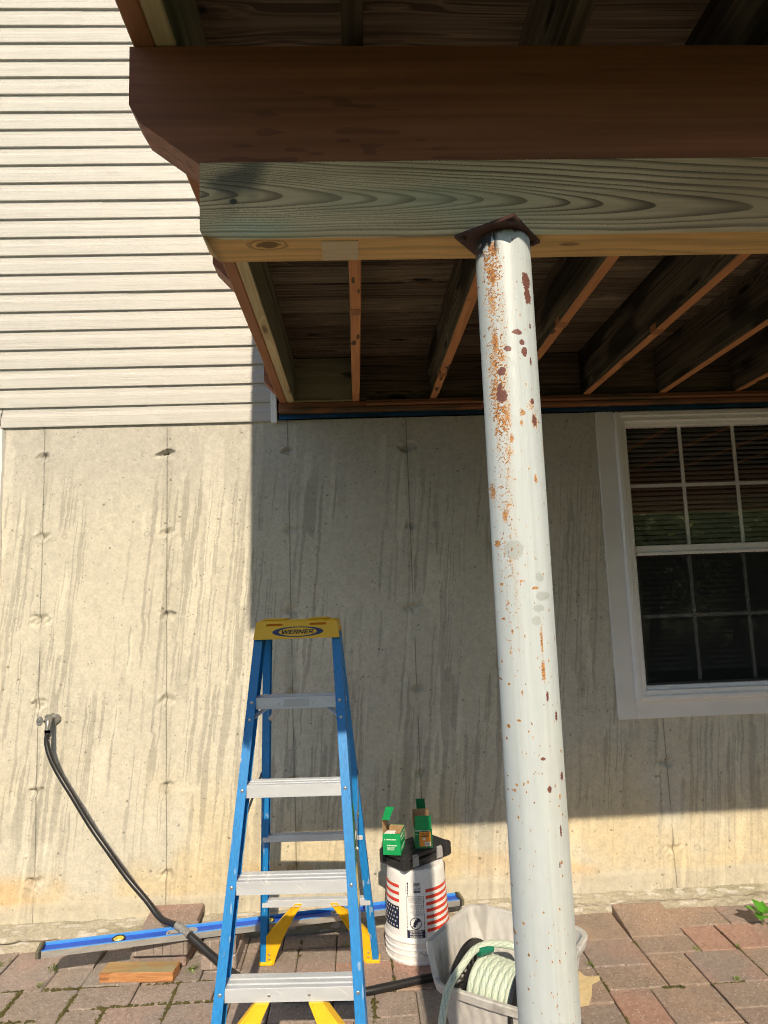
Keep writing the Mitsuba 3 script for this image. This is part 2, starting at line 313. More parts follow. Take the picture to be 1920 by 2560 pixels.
def m_pole(p, n, uv):
    a, z = (p.x - PX) / PR, p.z
    front = smoothstep(0.05, -0.05, (p.y - PY) / PR)
    c = mix((0.475, 0.535, 0.575), (0.53, 0.585, 0.62), fbm(a * 2, z * 5, 1.0, 3))
    c = mix(c, mi.Color3f(0.535, 0.565, 0.545), 0.6 * smoothstep(0.45, 0.7, fbm(a * 1.5, z * 2.5, 7.0, 2)) * smoothstep(-0.2, 0.4, a) * smoothstep(1.5, 1.2, z))
    c = c * (0.95 + 0.10 * noise(a * 9, z * 9, 2.0)) * (1 - 0.05 * smoothstep(0.6, 0.75, noise(a * 22, z * 3, 9.0)))
    jag = fbm(a * 16, z * 330, 3.0, 3) - 0.5
    speck = fbm(a * 34, z * 680, 8.0, 2)
    rust = mix((0.21, 0.085, 0.034), (0.52, 0.265, 0.095), smoothstep(0.3, 0.7, speck))
    m_r, m_p, m_g = mi.Float(0), mi.Float(0), mi.Float(0)
    for k, ca, cz, ra, rz in CHIPS:
        d = dr.sqrt(dr.square((a - ca) / (ra * 1.15)) + dr.square((z - cz) / (rz * 1.15)))
        w = smoothstep(1.25, 0.75, d + 1.3 * jag)
        if k == 'r': m_r = dr.maximum(m_r, w * smoothstep(0.44, 0.54, speck + 0.25 * smoothstep(0.9, 0.2, d) - (0.20 if ra > 0.1 else -0.06)))
        elif k == 'p': m_p = dr.maximum(m_p, smoothstep(1.15, 1.0, d + 0.7 * jag))
        else: m_g = dr.maximum(m_g, smoothstep(1.1, 0.95, d + 0.5 * jag))
    # peppered rust band on the left flank, thinning downwards
    band = smoothstep(-1.0, -0.72, a) * smoothstep(-0.18, -0.52, a + 0.25 * (fbm(z * 9, 1.0, 2.0) - 0.5))
    dens = band * (0.55 + 0.45 * smoothstep(0.35, 0.6, noise(z * 13, 2.0, 5.0))) * (0.50 * smoothstep(1.60, 1.85, z) + 0.36 * smoothstep(1.35, 1.62, z))
    m_r = dr.maximum(m_r, smoothstep(0.0, 0.05, dens * 0.40 - 0.785 + fbm(a * 21, z * 420, 12.0, 3) + 0.10 * (noise(a * 4, z * 26, 1.0) - 0.5)) * smoothstep(0.02, 0.15, dens) * front)
    # scattered small chips everywhere
    for sc, sd, th, rad in ((1.0, 2.0, 0.88, 0.11), (2.2, 5.0, 0.90, 0.15)):
        v, _, w = voronoi(a * 4.2 * sc + sd, z * 44 * sc)
        m_r = dr.maximum(m_r, smoothstep(rad, rad * 0.5, v + 0.25 * jag) * smoothstep(th, th + 0.01, w))
    soot = smoothstep(0.50, 0.62, fbm(a * 9, z * 60, 4.0, 3) + 0.25 * smoothstep(2.09, 2.14, z) - 0.05) * smoothstep(-0.30, -0.5, a) * smoothstep(2.085, 2.12, z)
    c = mix(c, mi.Color3f(0.46, 0.38, 0.28), 0.30 * smoothstep(0.50, 0.72, noise(a * 12, z * 3.2, 6.0)) * dr.clip(dens * 2.5, 0, 1))
    c = mix(c, mi.Color3f(0.39, 0.43, 0.44), m_g * 0.85)
    halo = smoothstep(0.0, 0.3, m_r)
    c = mix(c, mi.Color3f(0.60, 0.44, 0.30), 0.35 * halo)
    c = mix(c, rust, m_r)
    c = mix(c, mi.Color3f(0.165, 0.070, 0.060) * (0.7 + 0.6 * speck), m_p)
    c = mix(c, mi.Color3f(0.03, 0.03, 0.032), soot)
    c = mix(c, mi.Color3f(0.09, 0.05, 0.045), smoothstep(2.138, 2.144, z + 0.004 * noise(a * 8, 1.0, 1.0)))
    return c
pri('chipped_white_paint', m_pole, 0.42, lambda p, n, uv: 0.0004 * noise(p.x * 60, p.y * 60, p.z * 60), 1.0, specular=0.4)
pri('rusty_plate', lambda p, n, uv: mix((0.045, 0.022, 0.018), (0.10, 0.050, 0.040), fbm(p.x * 40, p.y * 40, p.z * 40, 3)), 0.6, specular=0.3)

def m_ladder(p, n, uv):
    g = noise(p.x * 300, p.y * 300, p.z * 8)
    c = mi.Color3f(0.012, 0.205, 0.56) * (0.85 + 0.3 * g) * (0.92 + 0.16 * fbm(p.x * 9, p.y * 9, p.z * 5))
    sc = smoothstep(0.75, 0.78, noise(p.x * 120, p.z * 26, p.y * 40)) * smoothstep(0.6, 0.7, fbm(p.x * 7, p.z * 7, 2.0))
    return mix(c, mi.Color3f(0.35, 0.45, 0.55), 0.6 * sc)
pri('blue_fibreglass', m_ladder, 0.42, lambda p, n, uv: 0.0002 * noise(p.x * 500, p.y * 500, p.z * 20), 1.0, specular=0.45)
pri('yellow_plastic', lambda p, n, uv: mi.Color3f(0.84, 0.50, 0.014) * (0.88 + 0.16 * fbm(p.x * 14, p.y * 14, p.z * 14)), 0.38, specular=0.5)
def m_alu(p, n, uv):
    c = mi.Color3f(0.66, 0.71, 0.78) * (0.82 + 0.22 * fbm(p.x * 9, p.z * 40, p.y * 40, 3))
    q = p.x * 0.8 + p.z * 1.1
    sc = smoothstep(0.80, 0.86, noise(q * 170, (p.x - p.z) * 14, 3.0)) * smoothstep(0.5, 0.6, fbm(p.x * 14, p.z * 14, 4.0))
    return mix(c, mi.Color3f(0.88, 0.88, 0.88), 0.45 * sc)
pri('aluminium', m_alu, lambda p, n, uv: 0.36 + 0.2 * fbm(p.x * 30, p.y * 30, p.z * 30), None, 1.0, metallic=0.35)
pri('steel_bright', (0.62, 0.62, 0.62), 0.32, metallic=0.9)
pri('steel_dull', lambda p, n, uv: mi.Color3f(0.42, 0.42, 0.41) * (0.7 + 0.6 * fbm(p.x * 60, p.y * 60, p.z * 60)), 0.42, metallic=0.85)
pri('logo_navy', (0.012, 0.028, 0.12), 0.45)
pri('logo_black', (0.02, 0.02, 0.028), 0.5)
pri('sticker_grey', (0.48, 0.50, 0.52), 0.5)

def m_bucket(p, n, uv):
    return mi.Color3f(0.80, 0.80, 0.81) * (0.95 + 0.06 * fbm(p.x * 20, p.y * 20, p.z * 9)) * (1 - 0.12 * smoothstep(0.62, 0.72, noise(p.x * 60, p.z * 25, p.y * 60)) * smoothstep(0.15, 0.02, p.z))
pri('bucket_plastic', m_bucket, 0.35, specular=0.45)
pri('print_red', (0.62, 0.050, 0.030), 0.4)
pri('print_navy', (0.014, 0.020, 0.050), 0.42)
pri('print_white', (0.78, 0.78, 0.78), 0.45)
pri('print_grey', (0.28, 0.28, 0.30), 0.5)
pri('case_black', lambda p, n, uv: mi.Color3f(0.022, 0.023, 0.025) * (0.8 + 0.5 * fbm(p.x * 50, p.y * 50, p.z * 50)), 0.42, lambda p, n, uv: 0.0003 * noise(p.x * 700, p.y * 700, p.z * 700), 1.0, specular=0.4)
pri('latch_grey', (0.33, 0.33, 0.34), 0.45)
pri('carton_green', lambda p, n, uv: mi.Color3f(0.008, 0.30, 0.095) * (0.9 + 0.2 * fbm(p.x * 60, p.y * 60, p.z * 60)), 0.4, two=True, specular=0.4)
pri('carton_dark_green', lambda p, n, uv: mi.Color3f(0.006, 0.15, 0.060) * (0.9 + 0.2 * fbm(p.x * 60, p.y * 60, p.z * 60)), 0.45, two=True)
pri('carton_brown', lambda p, n, uv: mi.Color3f(0.37, 0.235, 0.125) * (0.85 + 0.3 * fbm(p.x * 90, p.y * 90, p.z * 90)), 0.85, two=True)
pri('carton_white', (0.80, 0.80, 0.79), 0.7, two=True)
pri('print_orange', (0.72, 0.28, 0.035), 0.5)
pri('print_pale', (0.55, 0.70, 0.60), 0.5)
def m_bin(p, n, uv):
    c = mix((0.46, 0.455, 0.45), (0.58, 0.575, 0.565), fbm(p.x * 7, p.y * 7, p.z * 9, 3))
    c = mix(c, mi.Color3f(0.24, 0.235, 0.225), 0.6 * smoothstep(0.55, 0.7, fbm(p.x * 18, p.y * 18, p.z * 6, 3)))
    return c * (0.92 + 0.16 * noise(p.x * 120, p.y * 120, p.z * 40))
pri('grey_bin_plastic', m_bin, 0.55, lambda p, n, uv: 0.0004 * fbm(p.x * 90, p.y * 90, p.z * 90), 1.0, two=True, specular=0.35)
pri('reel_black', (0.018, 0.018, 0.020), 0.33, specular=0.5)
def m_hose(p, n, uv):
    a, t = uv.x, uv.y
    d1 = dr.abs(dr.sin((a * 6.28318 * 3) + t * 95)); d2 = dr.abs(dr.sin((a * 6.28318 * 3) - t * 95))
    w = smoothstep(0.80, 0.97, d1) * smoothstep(0.35, 0.6, noise(t * 40, a * 7, 1.0)) + smoothstep(0.86, 0.99, d2) * 0.6
    c = mix((0.60, 0.66, 0.56), (0.50, 0.57, 0.50), fbm(t * 18, a * 5, 2.0))
    return mix(c, mi.Color3f(0.10, 0.25, 0.19), dr.clip(w, 0, 1) * 0.42)
pri('pale_hose', m_hose, 0.5, specular=0.4)
pri('hose_fitting_green', (0.01, 0.16, 0.10), 0.4)
pri('black_rubber', lambda p, n, uv: mi.Color3f(0.016, 0.016, 0.018) * (0.8 + 0.6 * fbm(p.x * 30, p.y * 30, p.z * 30)), 0.36, specular=0.5)
pri('grey_tape', lambda p, n, uv: mi.Color3f(0.22, 0.22, 0.22) * (0.5 + 0.9 * fbm(p.x * 90, p.y * 150, p.z * 60)), 0.5, lambda p, n, uv: 0.002 * fbm(p.x * 130, p.y * 130, p.z * 130), 1.0)
pri('zinc_casting', lambda p, n, uv: mi.Color3f(0.40, 0.40, 0.38) * (0.55 + 0.6 * fbm(p.x * 50, p.y * 50, p.z * 50)), 0.40, metallic=0.75)
pri('level_blue', lambda p, n, uv: mi.Color3f(0.020, 0.085, 0.50) * (0.85 + 0.3 * fbm(p.x * 25, p.y * 25, p.z * 25)), 0.36, specular=0.5)
pri('level_edge_blue', lambda p, n, uv: mi.Color3f(0.05, 0.26, 0.72) * (0.9 + 0.2 * fbm(p.x * 25, p.y * 25, p.z * 25)), 0.4)
pri('level_milled', lambda p, n, uv: mi.Color3f(0.50, 0.50, 0.49) * (0.75 + 0.5 * fbm(p.x * 16, p.y * 50, p.z * 70, 3)), 0.42, metallic=0.55)
pri('dark_rubber', (0.03, 0.03, 0.03), 0.6)
pri('khaki_rubber', (0.13, 0.125, 0.085), 0.6)
pri('vial_yellow', (0.62, 0.52, 0.10), 0.25)
pri('block_wood', woodfn(0, (0.40, 0.18, 0.07), (0.55, 0.28, 0.115), (0.21, 0.075, 0.028), 130, 9.0, knots=False, strength=0.8), 0.75, woodfn(0, 0, 0, 0, 130, 9.0, bump=True), 1.0)
def m_blocktop(p, n, uv):
    a = woodfn(0, (0.33, 0.21, 0.095), (0.42, 0.30, 0.15), (0.20, 0.115, 0.05), 45, 3.0, knots=False)(p, n, uv)
    return mix(a, mi.Color3f(0.27, 0.29, 0.18), 0.55 * smoothstep(0.45, 0.6, fbm(p.x * 9, p.y * 14, 3.0)))
pri('block_wood_top', m_blocktop, 0.8)
def leafmat(key, col):
    scene[key] = {'type': 'principledthin', 'base_color': proc(col), 'roughness': 0.45, 'diff_trans': 0.7, 'spec_trans': 0.0} if False else \
        twosided({'type': 'principled', 'base_color': proc(col), 'roughness': 0.42, 'specular': 0.4})
leafmat('leaf_green', lambda p, n, uv: mi.Color3f(0.075, 0.25, 0.022) * (0.7 + 0.6 * fbm(p.x * 60, p.y * 60, p.z * 60)))
leafmat('weed_green', lambda p, n, uv: mi.Color3f(0.15, 0.21, 0.045) * (0.6 + 0.8 * noise(p.x * 90, p.y * 90, 1.0)))
scene['tree_leaf'] = {'type': 'principledthin', 'base_color': {'type': 'rgb', 'value': [0.46, 0.50, 0.22]}, 'roughness': 0.5, 'diff_trans': 1.2}
pri('bark', lambda p, n, uv: mi.Color3f(0.10, 0.075, 0.055) * (0.6 + 0.8 * fbm(p.x * 20, p.y * 20, p.z * 4)), 0.9)
pri('moss_green', lambda p, n, uv: mix((0.035, 0.036, 0.012), (0.12, 0.105, 0.030), fbm(p.x * 90, p.y * 90, p.z * 90)), 0.95)
pri('lawn_green', lambda p, n, uv: mix((0.05, 0.08, 0.02), (0.09, 0.12, 0.035), fbm(p.x * 3, p.y * 3, 1.0)), 0.95)
pri('joint_sand', lambda p, n, uv: mix((0.045, 0.038, 0.030), (0.14, 0.115, 0.085), fbm(p.x * 25, p.y * 25, 1.0)) * (0.7 + 0.6 * noise(p.x * 300, p.y * 300, 1.0)), 0.95)

def paverfn(base, tint, seed):
    def fn(p, n, uv):
        x, y = p.x + seed * 3.1, p.y + seed * 1.7
        c = mix(base, tint, smoothstep(0.36, 0.66, fbm(x * 5.5, y * 5.5, 1.0, 2)))
        c = mix(c, mi.Color3f(0.24, 0.20, 0.175), 0.45 * smoothstep(0.50, 0.70, fbm(x * 4 + 7, y * 6, 4.0, 2)))
        g = noise(x * 210, y * 210, p.z * 210); g2 = noise(x * 95, y * 95, p.z * 95)
        c = c * (0.72 + 0.30 * g + 0.26 * g2)
        v, _, w = voronoi(x * 105, y * 105)
        c = mix(c, mi.Color3f(0.56, 0.52, 0.48), 0.75 * smoothstep(0.30, 0.16, v) * smoothstep(0.86, 0.90, w))
        c = mix(c, c * 0.45, smoothstep(0.30, 0.12, v) * smoothstep(0.12, 0.08, w))
        v3, _, w3 = voronoi(x * 38, y * 38)
        return mix(c, mi.Color3f(0.58, 0.54, 0.5), 0.7 * smoothstep(0.12, 0.06, v3) * smoothstep(0.82, 0.86, w3))
    return fn
bpav = lambda p, n, uv: 0.0016 * fbm(p.x * 140, p.y * 140, p.z * 140, 2)
GREYS = [pri('paver_grey', paverfn((0.265, 0.222, 0.198), (0.305, 0.250, 0.225), 1.0), 0.9, bpav, 1.0, specular=0.2),
         pri('paver_grey_brown', paverfn((0.285, 0.235, 0.205), (0.265, 0.235, 0.220), 2.0), 0.9, bpav, 1.0, specular=0.2),
         pri('paver_mauve', paverfn((0.310, 0.235, 0.208), (0.270, 0.228, 0.210), 3.0), 0.9, bpav, 1.0, specular=0.2)]
REDS = [pri('paver_red', paverfn((0.345, 0.220, 0.180), (0.30, 0.215, 0.190), 4.0), 0.9, bpav, 1.0, specular=0.2),
        pri('paver_red_grey', paverfn((0.315, 0.222, 0.192), (0.265, 0.218, 0.200), 5.0), 0.9, bpav, 1.0, specular=0.2),
        pri('paver_tan', paverfn((0.335, 0.245, 0.195), (0.29, 0.225, 0.190), 6.0), 0.9, bpav, 1.0, specular=0.2)]

# ------------------------------------------------------------------ ground and patio
add('ground', grid_mesh(np.linspace(-60, 60, 25), np.linspace(-90, 40, 27), lambda X, Y: np.stack([X, Y, 0 * X - 0.075], -1)), 'lawn_green')
struct('ground')
add('patio', grid_mesh(np.linspace(-4, 4.6, 120), np.linspace(-4.4, 0.02, 90), lambda X, Y: np.stack([X, Y, -0.012 + 0.006 * (meshkit.fbm(np.stack([X * 9, Y * 9, 0 * X], -1)) - 0.5)], -1)), 'joint_sand', smooth=True)
struct('patio')

XI = {-44: -2.30, -36: -1.728, -34: -1.566, -32: -1.412, -31: -1.327, -29: -1.173, -27: -1.018, -26: -0.935, -24: -0.776, -22: -0.618, -21: -0.54, -19: -0.384, -18: -0.308, -16: -0.144, -14: 0.014, -13: 0.094, -5: 0.748, -3: 0.908, -1: 1.070, 0: 1.152, 2: 1.316, 3: 1.397, 5: 1.556, 6: 1.640, 7: 1.718, 8: 1.798, 18: 2.60}
YI = {-5: -0.030, -3: -0.205, -2: -0.275, -1: -0.345, 0: -0.415, 1: -0.490, 2: -0.560, 3: -0.648, 4: -0.728, 5: -0.805, 25: -2.35}
xi = lambda i: float(np.interp(i, sorted(XI), [XI[k] for k in sorted(XI)]))
yi = lambda j: float(np.interp(j, sorted(YI), [YI[k] for k in sorted(YI)]))
EXPL = [(-3, 0, -5, -2), (-3, 0, -2, 1), (-3, 0, 1, 3), (-3, -1, 3, 6), (-1, 2, 3, 6), (2, 5, 3, 5), (2, 5, 5, 8), (0, 3, -5, -2), (0, 3, -2, 0), (3, 5, -3, 0), (3, 6, -5, -3), (0, 2, 0, 3), (2, 5, 0, 3), (5, 8, -3, 0), (6, 8, -5, -3), (5, 7, 0, 3), (-5, -3, 1, 4), (-5, -3, 4, 7),
        (-34, -31, -5, -2), (-34, -31, -2, 0), (-31, -29, -2, 0), (-31, -29, -5, -2), (-29, -26, -3, 0), (-36, -32, 0, 2), (-32, -29, 0, 3), (-29, -26, 0, 2), (-26, -24, 0, 2), (-24, -22, 0, 2), (-29, -27, 2, 5), (-27, -24, 2, 4), (-24, -21, 2, 4), (-32, -29, 3, 5), (-18, -16, -3, 0), (-21, -18, -3, 0), (-16, -13, -3, -1), (-16, -13, -1, 2), (-19, -16, 2, 4), (-14, -12, 2, 4), (-16, -14, 2, 4), (-36, -34, -5, -2), (-36, -34, -2, 0), (-22, -19, 0, 2), (-19, -16, 0, 2), (-26, -23, -5, -3)]
occ = {}
tiles = []
def take(i0, i1, j0, j1):
    cells = [(i, j) for i in range(i0, i1) for j in range(j0, j1)]
    if any(c in occ for c in cells): return False
    for c in cells: occ[c] = 1
    tiles.append((i0, i1, j0, j1)); return True
for e in EXPL: take(*e)
for j in range(-5, 25):
    for i in range(-44, 18):
        if (i, j) in occ: continue
        opts = [(3, 3), (3, 2), (2, 3), (2, 2), (3, 2)]; rng.shuffle(opts)
        for w, h in opts + [(2, 1), (1, 2), (1, 1)]:
            if i + w <= 18 and j + h <= 25 and take(i, i + w, j, j + h): break
LIFT = {(0, 3, -5, -2): (0.018, 0.035), (-31, -29, -5, -2): (0.02, 0.02), (-29, -26, -3, 0): (0.006, 0.0)}
tiles.sort(key=lambda t: (t[2], t[0]))
far_tiles = []
for t in tiles:
    i0, i1, j0, j1 = t
    x0, x1, ya, yb = xi(i0), xi(i1), yi(j1), yi(j0)
    g = 0.0019 + 0.0012 * rng.random()
    P = sbox(x0 + g, ya + g, x1 - g, yb - g)
    cx, cyy, w, h = (x0 + x1) / 2, (ya + yb) / 2, x1 - x0, yb - ya
    ring = np.array(P.buffer(-0.006).buffer(0.006, quad_segs=2).exterior.coords)[:-1]
    ring = ring + nrng.normal(0, 0.0006, ring.shape)
    k = 1 - 0.004 / (min(w, h) / 2)
    top = (ring - [cx, cyy]) * k + [cx, cyy]
    m = hull(np.vstack([np.c_[ring, np.full(len(ring), -0.05)], np.c_[ring, np.full(len(ring), -0.0035)], np.c_[top, np.zeros(len(top))]]))
    lift, tilt = LIFT.get(t, (rng.uniform(-0.0015, 0.002), rng.uniform(-0.003, 0.003)))
    v = m.vertices.copy(); v[:, 2] += lift + (v[:, 1] - cyy) / h * tilt + (v[:, 0] - cx) / w * rng.uniform(-0.003, 0.003)
    m = trimesh.Trimesh(v, m.faces, process=False)
    pr = 1 / (1 + math.exp(-(cx - 0.35) * 4))
    mat = rng.choice(REDS if rng.random() < pr else GREYS)
    if j0 >= 9: far_tiles.append((m, mat))
    else: add('patio__paver', m, mat)
for m, mat in far_tiles: add('patio__paver', m, mat)

# moss in the joints
def moss_strip(pts, w=0.010, n=90):
    pts = np.asarray(pts, float); seg = np.linalg.norm(np.diff(pts, axis=0), axis=1); s = np.r_[0, np.cumsum(seg)]
    out = []
    base = trimesh.creation.icosphere(1, 1.0)
    for _ in range(int(n)):
        t = nrng.random() * s[-1]
        if meshkit.noise(np.array([t * 9 + pts[0, 0] * 31, pts[0, 1] * 17, 0.5])) < 0.42: continue
        c = np.array([np.interp(t, s, pts[:, 0]), np.interp(t, s, pts[:, 1])]) + nrng.normal(0, w * 0.4, 2)
        r = nrng.uniform(0.003, 0.008)
        b = base.copy(); b.vertices = b.vertices * [r, r, r * 0.55] * (1 + 0.35 * nrng.normal(size=(len(b.vertices), 1)))
        b.apply_translation([c[0], c[1], -0.002]); out.append(b)
    return out
M = []
for pts, n in (([(-1.171, -0.405), (-1.171, -0.62)], 260), ([(-1.41, -0.405), (-1.41, -0.60)], 110), ([(-1.49, -0.41), (-1.0, -0.41)], 230), ([(-1.17, -0.556), (-0.6, -0.556)], 150), ([(-0.777, -0.42), (-0.777, -0.66)], 160),
               ([(-0.97, -0.415), (-0.60, -0.42)], 120), ([(-1.5, -0.62), (-1.17, -0.62)], 160), ([(-1.018, -0.56), (-1.018, -0.70)], 60), ([(-0.30, -0.05), (-0.31, -0.41)], 40), ([(0.094, -0.32), (0.094, -0.56)], 60), ([(0.014, -0.6), (0.014, -0.76)], 70),
               ([(1.07, -0.652), (1.45, -0.648)], 130), ([(0.908, -0.50), (0.908, -0.85)], 50), ([(1.152, -0.28), (1.152, -0.64)], 40), ([(1.556, -0.25), (1.556, -0.6)], 50)):
    M += moss_strip(pts, n=int(n * 0.6))
add('moss', cat(*M), 'moss_green', smooth=True)
labels['moss'] = {'kind': 'stuff', 'label': 'dark green moss growing in the joints between the patio pavers', 'category': 'moss'}

gr = []
st0 = trimesh.creation.icosphere(0, 1.0)
for q in range(240):
    x = nrng.uniform(-1.6, 1.95); y = -0.07 - abs(nrng.normal(0, 0.10)) if q < 150 else nrng.uniform(-0.9, -0.1)
    r = nrng.uniform(0.0012, 0.0042)
    b = st0.copy(); b.vertices = b.vertices * [r, r * nrng.uniform(0.5, 1), r * 0.6] * (1 + 0.25 * nrng.normal(size=(len(b.vertices), 1))); b.apply_transform(trimesh.transformations.rotation_matrix(nrng.uniform(0, 6), [0, 0, 1])); b.apply_translation([x, y, 0.002]); gr.append(b)
add('grit', cat(*gr), 'footing_concrete')
labels['grit'] = {'kind': 'stuff', 'label': 'small pale grit scattered on the pavers along the wall', 'category': 'grit'}

# ------------------------------------------------------------------ house: foundation, footing, siding, window
thing('house', 'house wall with cream vinyl siding over a bare concrete foundation and a white window', 'house')
WX0, WX1, WZ0, WZ1 = 1.268, 2.49, 0.877, 2.44      # window rough opening incl. trim
def wall_disp(X, Z):
    P3 = np.stack([X, Z, 0 * X], -1)
    y = 0.0035 * (meshkit.fbm(P3 * [1.2, 1.2, 1], 3, seed=2) - 0.5) + 0.0012 * (meshkit.fbm(P3 * 25, 3, seed=5) - 0.5)
    q = (X - SX0) / SDX; k = np.round(q); dx = (q - k) * SDX + 0.004 * (meshkit.noise(np.stack([Z * 6, k, 0 * X], -1)) - 0.5)
    y -= 0.0035 * np.exp(-(dx / 0.0045) ** 2) * (meshkit.noise(np.stack([Z * 7, k * 3, 0 * X + 2], -1)) - 0.15)     # fin of mortar / open joint
    panel = np.floor(q); y += 0.0016 * (meshkit.noise(np.stack([panel * 3.7, 0 * X, 0 * X], -1)) - 0.5)
    r = (TZ0 - Z) / TDZ; kr = np.round(r); dz = (r - kr) * TDZ
    a = np.arctan2(dz, dx); jag = meshkit.fbm(np.stack([X * 55, Z * 55, k + kr], -1), 3, seed=9)
    rad = np.hypot(dx * 0.8, dz * 1.25)
    size = 0.020 + 0.024 * meshkit.noise(np.stack([k * 5.1, kr * 3.3, 0 * X + 7], -1))
    pit = np.clip(1 - rad / size - 1.2 * (jag - 0.5), 0, 1)
    y += 0.020 * pit
    lump = np.exp(-((rad - 0.03) / 0.012) ** 2) * (jag - 0.38) * 0.018
    y -= np.where(rad < 0.07, lump, 0)
    # one long gouge at the second seam, top row
    gx, gz = X - (-0.965), Z - 2.283 - 0.22 * (X + 0.965)
    g = np.clip(1 - np.hypot(gx / 0.045, gz / 0.014) - 0.9 * (jag - 0.5), 0, 1)
    y += 0.02 * g
    # horizontal cold-joint roughness near z = 0.66 and left border spalls
    y -= 0.006 * np.exp(-((Z - 0.66 - 0.05 * np.sin(X * 3)) / 0.05) ** 2) * np.clip(meshkit.fbm(np.stack([X * 22, Z * 30, 0 * X], -1), 3, seed=4) - 0.5, 0, 1)
    y -= 0.012 * np.clip((-1.60 - X) / 0.14, 0, 1) * np.clip(1.9 - Z, 0, 1) * np.clip(meshkit.fbm(np.stack([X * 18, Z * 18, 0 * X], -1), 3, seed=6) - 0.45, 0, 1)
    y -= 0.004 * np.clip(0.17 - Z, 0, 0.02) / 0.02
    return y
def wall_patch(x0, x1, z0, z1, st):
    xs = np.linspace(x0, x1, max(2, int((x1 - x0) / st) + 1)); zs = np.linspace(z0, z1, max(2, int((z1 - z0) / st) + 1))
    return grid_mesh(xs, zs, lambda X, Z: np.stack([X, wall_disp(X, Z), Z], -1))
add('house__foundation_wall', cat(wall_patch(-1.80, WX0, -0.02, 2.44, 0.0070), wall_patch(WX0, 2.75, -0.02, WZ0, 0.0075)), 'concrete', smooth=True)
add('house__foundation_wall_end', cat(trimesh.creation.box(bounds=[[2.75, -0.003, -0.1], [4.6, 0.25, 2.44]]), trimesh.creation.box(bounds=[[WX1, -0.001, WZ0], [2.75, 0.25, 2.44]])), 'concrete')
# footing shelf
def foot(X, S):
    dep = np.interp(X, [-2, -1.55, -0.9, 0.2, 1.5, 2.6], [0.105, 0.10, 0.085, 0.06, 0.032, 0.028])
    lip = 0.5 + 0.5 * meshkit.fbm(np.stack([X * 14, 0 * X, 0 * X], -1), 3, seed=3)
    prof_y = np.interp(S, [0, 0.10, 0.45, 0.55, 0.62, 0.7, 1.0], [0.01, 0.0, -0.80, -0.98, -1.0, -0.86, -1.0])
    prof_z = np.interp(S, [0, 0.10, 0.45, 0.55, 0.62, 0.7, 1.0], [0.086, 0.082, 0.066, 0.058, 0.046, 0.036, -0.03])
    P3 = np.stack([X * 30, S * 16, 0 * X], -1)
    y = prof_y * dep + 0.012 * (meshkit.fbm(P3, 3, seed=1) - 0.5) * (S > 0.05) - 0.03 * np.exp(-((S - 0.6) / 0.10) ** 2) * (lip - 0.62) * (dep / 0.08)
    z = prof_z + 0.010 * (meshkit.fbm(P3 * [1, 1, 1] + 5, 3, seed=8) - 0.5) + 0.006 * (meshkit.noise(np.stack([X * 2, 0 * X, 0 * X], -1)) - 0.5)
    return np.stack([X, y, z], -1)
add('house__footing', grid_mesh(np.linspace(-2.3, 3.2, 900), np.linspace(0, 1, 40), foot), 'footing_concrete', smooth=True)

# siding courses: dutch lap profile, one part each
def course(x0, x1, z0):
    e = 0.1016
    prof = [(0.004, 0.0), (-0.0165, 0.0), (-0.0165, 0.006), (-0.0145, 0.052), (-0.0135, 0.0545), (-0.007, 0.063), (-0.004, 0.075), (-0.003, e + 0.012), (0.004, e + 0.012)]
    V, F = [], []
    for x in (x0, x1):
        V += [(x, y, z0 + z) for y, z in prof]
    n = len(prof)
    for i in range(n):
        j = (i + 1) % n
        F += [[i, j, n + j], [i, n + j, n + i]]
    F += [[0, i, i + 1] for i in range(1, n - 1)] + [[n, n + i + 1, n + i] for i in range(1, n - 1)]
    m = trimesh.Trimesh(V, F, process=False); m.fix_normals(); return m
for i in range(27):
    z0 = 2.436 + 0.1016 * i
    if i >= 4: m = course(-3.2, 4.6, z0)
    elif i >= 0: m = course(-3.2 if i else -1.765, -0.392, z0)
    if i % 4 == 2 or i in (1, 11):
        xs_ = rng.uniform(-1.45, -0.62)
        mb = course(xs_ - 0.02, -0.392 if i < 4 else 4.6, z0); mb.apply_translation([0, 0.0014, 0])
        add('house__siding_course', mb, 'siding_vinyl'); m = course(-3.2, xs_, z0)
    add('house__siding_course', m, 'siding_vinyl')
for i in range(1, 4):
    add('house__siding_course', course(-3.2, -1.768, 2.436 - 0.1016 * i + 0.02), 'siding_vinyl')
add('house__siding_course', course(-3.2, -1.768, 2.436 + 0.02), 'siding_vinyl')
# vertical white corner strip at the far left with a dented edge
zs = np.linspace(-0.02, 2.425, 160)
def strip(X, Z):
    edge = -1.748 + 0.010 * (meshkit.fbm(np.stack([Z * 3.5, 0 * Z, 0 * Z], -1), 3, seed=3) - 0.5) * (Z < 2.2) - 0.010 * np.clip(2.2 - Z, 0, 0.7)
    x = -2.3 + (edge + 2.3) * X
    return np.stack([x, np.where(X > 0.999, 0.0, -0.022) + 0 * X - 0.004 * np.sin(Z * 11) * X, Z], -1)
add('house__corner_strip', grid_mesh(np.array([0, 0.97, 0.992, 1.0]), zs, strip), 'white_vinyl', smooth=40)
# J channel closing the siding beside the deck ledger
add('house__siding_channel', cat(cbox(-0.414, -0.384, -0.026, -0.001, 2.425, 2.80, 0.002), cbox(-0.392, -0.384, -0.034, -0.026, 2.425, 2.80, 0.001)), 'white_vinyl')
add('house__back_shell', cat(trimesh.creation.box(bounds=[[-3.2, 0.26, -0.1], [-1.80, 0.3, 2.45]]), trimesh.creation.box(bounds=[[-3.2, 0.006, 2.44], [4.6, 0.3, 5.2]])), 'soot_dark')

